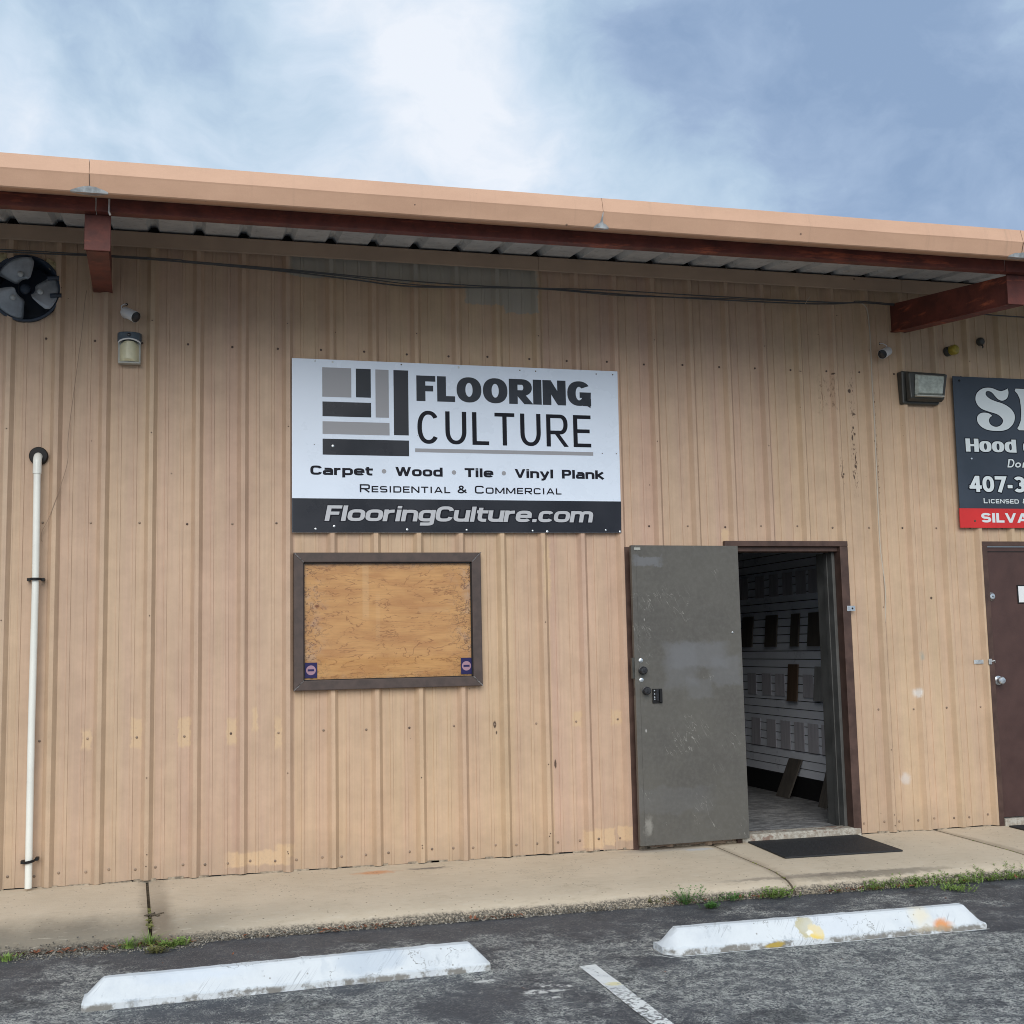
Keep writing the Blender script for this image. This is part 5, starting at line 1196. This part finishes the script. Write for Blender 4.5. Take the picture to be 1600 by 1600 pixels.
pblock(-1.100, .785, -2.640, -2.545, 'white concrete wheel stop with grey scuffs, left of the stall line', 1, 0)
pblock(1.690, 3.530, -2.585, -2.600, 'white concrete wheel stop with yellow and orange stains, right of the stall line', 5, .09)
# spill of paint round the second stop
mb = MB(); V_ = []
N = 40
for i in range(N + 1):
    f = i / N; x = 1.60 + 1.94 * f; yv = -2.60 - .012 * 0; wd = max(-.006, .004 + .012 * mnoise.noise((x * 6, 0, 2)) + .004 * mnoise.noise((x * 30, 0, 2)))
    if f < .05: yv += .13 * (1 - f / .05)
    V_ += [(x, yv - max(0, wd) - .012, -.0965), (x, yv - .006, -.0965)]
mb.add(V_, [(2 * i, 2 * i + 1, 2 * i + 3, 2 * i + 2) for i in range(N)]); mb.build('painted_line', M_STRIPE, kind='structure')

# ------------------------------------------------------------------ pebbles, leaves, weeds along the edge
def ico(mb, c, r, sq=.7, ns=0):
    t_ = (1 + 5 ** .5) / 2; V0 = [(-1, t_, 0), (1, t_, 0), (-1, -t_, 0), (1, -t_, 0), (0, -1, t_), (0, 1, t_), (0, -1, -t_), (0, 1, -t_), (t_, 0, -1), (t_, 0, 1), (-t_, 0, -1), (-t_, 0, 1)]
    F0 = [(0, 11, 5), (0, 5, 1), (0, 1, 7), (0, 7, 10), (0, 10, 11), (1, 5, 9), (5, 11, 4), (11, 10, 2), (10, 7, 6), (7, 1, 8), (3, 9, 4), (3, 4, 2), (3, 2, 6), (3, 6, 8), (3, 8, 9), (4, 9, 5), (2, 4, 11), (6, 2, 10), (8, 6, 7), (9, 8, 1)]
    a = rnd.uniform(0, 6.3); ca, sa = cos(a), sin(a); sx, sy = rnd.uniform(.7, 1.2), rnd.uniform(.7, 1.1)
    mb.add([(c[0] + r * .53 * (x * sx * ca - y * sy * sa), c[1] + r * .53 * (x * sx * sa + y * sy * ca), c[2] + r * .53 * z * sq) for x, y, z in V0], F0)
def edge_y(x): return -1.44 + .028 * mnoise.noise((x * 2.2, 0, 3)) + .014 * mnoise.noise((x * 17, 0, 1))
peb = MB()
for i in range(4200):
    x = rnd.uniform(-2.4, 5.0); dens = .9 if x < 1.8 else (.5 if x < 3 else .25)
    if rnd.random() > dens * (.45 + .9 * max(0, mnoise.noise((x * 1.7, 9, 0)) + .45)): continue
    sp = rnd.gauss(0, .008 if x > -.6 else .018); y = edge_y(x) - .012 + sp
    r = rnd.uniform(.0025, .0072)
    z = -.098 + r * .3 + max(0, (y - edge_y(x)) + .02) * .9
    ico(peb, (x, y, z), r)
for i in range(900):                                 # broken edge at far left
    x = rnd.uniform(-1.9, -.55); y = edge_y(x) - .03 - abs(rnd.gauss(0, .05)); ico(peb, (x, y, -.097), rnd.uniform(.002, .006))
pe = peb.build('loose_pebbles', M_PEB, smooth=False); tag(pe, 'loose pebbles and broken aggregate along the sidewalk edge', 'gravel', kind='stuff')
dl = MB()
def deadleaf(x, y, z, s_):
    a = rnd.uniform(0, 6.3); u = Vector((cos(a), sin(a), rnd.uniform(-.15, .5))); v_ = Vector((-sin(a), cos(a), rnd.uniform(-.2, .35))); c = Vector((x, y, z))
    V_ = [c - u * s_, c - u * .3 * s_ + v_ * .38 * s_, c + u * .4 * s_ + v_ * .30 * s_, c + u * s_, c + u * .4 * s_ - v_ * .28 * s_, c - u * .3 * s_ - v_ * .36 * s_, c + Vector((0, 0, -.15 * s_))]
    dl.add(V_, [(0, 1, 6), (1, 2, 6), (2, 3, 6), (3, 4, 6), (4, 5, 6), (5, 0, 6)])
for x0, x1, n in ((-1.55, -.95, 70), (-.88, -.6, 22), (.05, .5, 45), (.9, 1.25, 26), (.5, .75, 10), (2.1, 2.4, 12), (2.55, 2.85, 22), (3.15, 3.6, 40), (-.9, -.78, 20), (-.35, -.1, 12), (3.6, 4.6, 40)):
    for i in range(n):
        x = rnd.uniform(x0, x1); deadleaf(x, edge_y(x) - .015 + rnd.gauss(0, .016), -.088 + rnd.uniform(0, .016), rnd.uniform(.008, .022))
for i in range(20): deadleaf(rnd.uniform(-1.5, 4.5), rnd.uniform(-3.2, -1.5), -.094, rnd.uniform(.006, .012))
for i in range(16): deadleaf(rnd.uniform(-1.2, 4.8), rnd.uniform(-1.0, -.1), .004, rnd.uniform(.003, .007))
d_ = dl.build('dead_leaves', M_LITTER); tag(d_, 'brown dead leaves and bark caught along the sidewalk edge', 'leaves', kind='stuff')

def blade(mb, x, y, z, h, a, lean, wd):
    u = Vector((cos(a), sin(a), 0)); s_ = Vector((-sin(a), cos(a), 0)) * wd; c = Vector((x, y, z)); N = 4; V_ = []
    for i in range(N):
        t_ = i / N; q = c + u * lean * t_ ** 1.6 * h + Vector((0, 0, h * (t_ - .45 * lean * t_ * t_))); k = 1 - t_ ** 2
        V_ += [q - s_ * k, q + s_ * k]
    V_.append(c + u * lean * h + Vector((0, 0, h * (1 - .45 * lean))))
    mb.add(V_, [(2 * i, 2 * i + 1, 2 * i + 3, 2 * i + 2) for i in range(N - 1)] + [(2 * N - 2, 2 * N - 1, 2 * N)])
def broad(mb, x, y, z, h, a, lean, wd, s_=.014):
    tip = Vector((x + cos(a) * lean * h, y + sin(a) * lean * h, z + h)); base = Vector((x, y, z)); n_ = 5
    for i in range(1, n_ + 1):
        c = base.lerp(tip, i / n_); 
        for sd in (-1, 1):
            b = a + sd * rnd.uniform(.6, 1.5); u = Vector((cos(b), sin(b), rnd.uniform(-.1, .5))).normalized(); v_ = u.cross(Vector((0, 0, 1))).normalized() * .42; L_ = s_ * rnd.uniform(.7, 1.2)
            mb.add([c, c + (u * .5 + v_) * L_, c + u * L_, c + (u * .5 - v_) * L_], [(0, 1, 2, 3)])
    u = Vector((-sin(a), cos(a), 0)) * .0012
    mb.add([base - u, base + u, tip + u, tip - u], [(0, 1, 2, 3)])
def tuft(name, x, y, z, n, h, lab, cat, m_=M_GRASS, spread=.03, leafy=False, wd=.0022, group=None):
    mb = MB()
    for i in range(n):
        a = rnd.uniform(0, 6.3); r = abs(rnd.gauss(0, spread)); hh = h * rnd.uniform(.5, 1.1)
        if leafy: broad(mb, x + cos(a) * r, y + sin(a) * r * .5, z, hh, a, rnd.uniform(.2, .9), wd)
        else: blade(mb, x + cos(a) * r * .5, y + sin(a) * r * .35, z, hh, a, rnd.uniform(.3, 1.2), wd)
    o = mb.build(name, m_); o['label'] = lab; o['category'] = cat
    if group: o['group'] = group
    return o
tuft('grass_tuft', -.955, -1.472, -.095, 90, .075, 'grass tuft at the sidewalk edge just left of the left slab joint', 'weed', spread=.06)
tuft('grass_tuft', -.845, -1.46, -.09, 70, .10, 'upright yellow green weed growing out of the left slab joint', 'weed', M_GRASS, spread=.035)
tuft('creeping_weed', -.80, -1.62, -.097, 26, .03, 'flat creeping weed on the asphalt below the left slab joint', 'weed', M_MOSS, spread=.03, leafy=True)
tuft('creeping_weed', -.72, -1.50, -.095, 60, .03, 'low yellowish weed right of the left slab joint at the edge', 'weed', M_GRASS, spread=.07, leafy=True)
tuft('grass_tuft', -1.56, -1.53, -.095, 120, .05, 'low green grass patch at the far left end of the sidewalk edge', 'weed', M_GRASS, spread=.10)
wd_ = tuft('leafy_weed', 2.262, -1.462, -.095, 34, .10, 'leafy dark green weed sprouting from the edge left of the mat', 'weed', M_GRASSD, spread=.045, leafy=True)
tuft('creeping_weed', 2.36, -1.60, -.097, 30, .03, 'small weed spreading on the asphalt beside the leafy weed', 'weed', M_GRASSD, spread=.025, leafy=True)
tuft('creeping_weed', 2.08, -1.43, -.09, 26, .035, 'short weed in the edge gravel left of the leafy weed', 'weed', M_MOSS, spread=.03, leafy=True)
tuft('creeping_weed', 2.55, -1.44, -.09, 46, .035, 'strip of low weed in the edge gravel right of the leafy weed', 'weed', M_GRASSD, spread=.09, leafy=True)
tuft('creeping_weed', 2.84, -1.45, -.092, 70, .045, 'bright green weed patch at the edge in front of the mat', 'weed', M_GRASS, spread=.08, leafy=True)
gm = MB()
for i in range(850):
    x = 3.25 + 2.6 * rnd.random() ** .8; k = min(1, (x - 3.2) / 1.2)
    if mnoise.noise((x * 3.1, 0, 4)) < -.25 + (.0 if x > 3.8 else .15): continue
    y = edge_y(x) + rnd.gauss(-.005, .018 + .022 * k); broad(gm, x, y, -.095 + max(0, y - edge_y(x)) * .5, rnd.uniform(.02, .05), rnd.uniform(0, 6.3), rnd.uniform(.2, 1.1), .002, s_=.012)
for i in range(500):
    x = 3.25 + 2.6 * rnd.random() ** .7; y = edge_y(x) + rnd.gauss(-.005, .03); blade(gm, x, y, -.095, rnd.uniform(.015, .04), rnd.uniform(0, 6.3), rnd.uniform(.3, 1.2), .002)
for i in range(80):
    x = rnd.gauss(4.0, .05); y = rnd.gauss(-1.62, .05); broad(gm, x, y, -.097, rnd.uniform(.01, .03), rnd.uniform(0, 6.3), 1, .002, s_=.010)
gm_ = gm.build('ground_cover', M_GRASS); tag(gm_, 'green ground cover growing along the sidewalk edge at right', 'weeds', kind='stuff')
ms = MB()
for xa, xb, n, y0, y1 in ((-.908, -.842, 130, -.85, -1.40), (4.947, 4.846, 120, -.25, -1.1), (3.073, 2.998, 24, -.7, -1.3)):
    for i in range(n):
        y = rnd.uniform(y0, y1); f = -y / 1.42; x = xa + (xb - xa) * f + rnd.gauss(0, .008)
        if rnd.random() < .5: ico(ms, (x, y, -.012 + rnd.uniform(-.01, .004)), rnd.uniform(.005, .012), .6)
        else: blade(ms, x, y, -.02, rnd.uniform(.01, .03), rnd.uniform(0, 6.3), .9, .0025)
ms_ = ms.build('joint_moss', M_MOSS); tag(ms_, 'moss and debris filling the open sidewalk joints', 'moss', kind='stuff')
tw = MB()
for i in range(9): tw.tube([(-.842 - .045 + .09 * i / 9, -1.10 + rnd.gauss(0, .022), -.004), (-.842 - .02 + .09 * i / 9, -1.10 + rnd.gauss(0, .022), .002)], .004, 6)
tw_ = tw.build('twig_litter', M_DIRT); tag(tw_, 'grey scrap of bark lying across the left slab joint', 'debris')
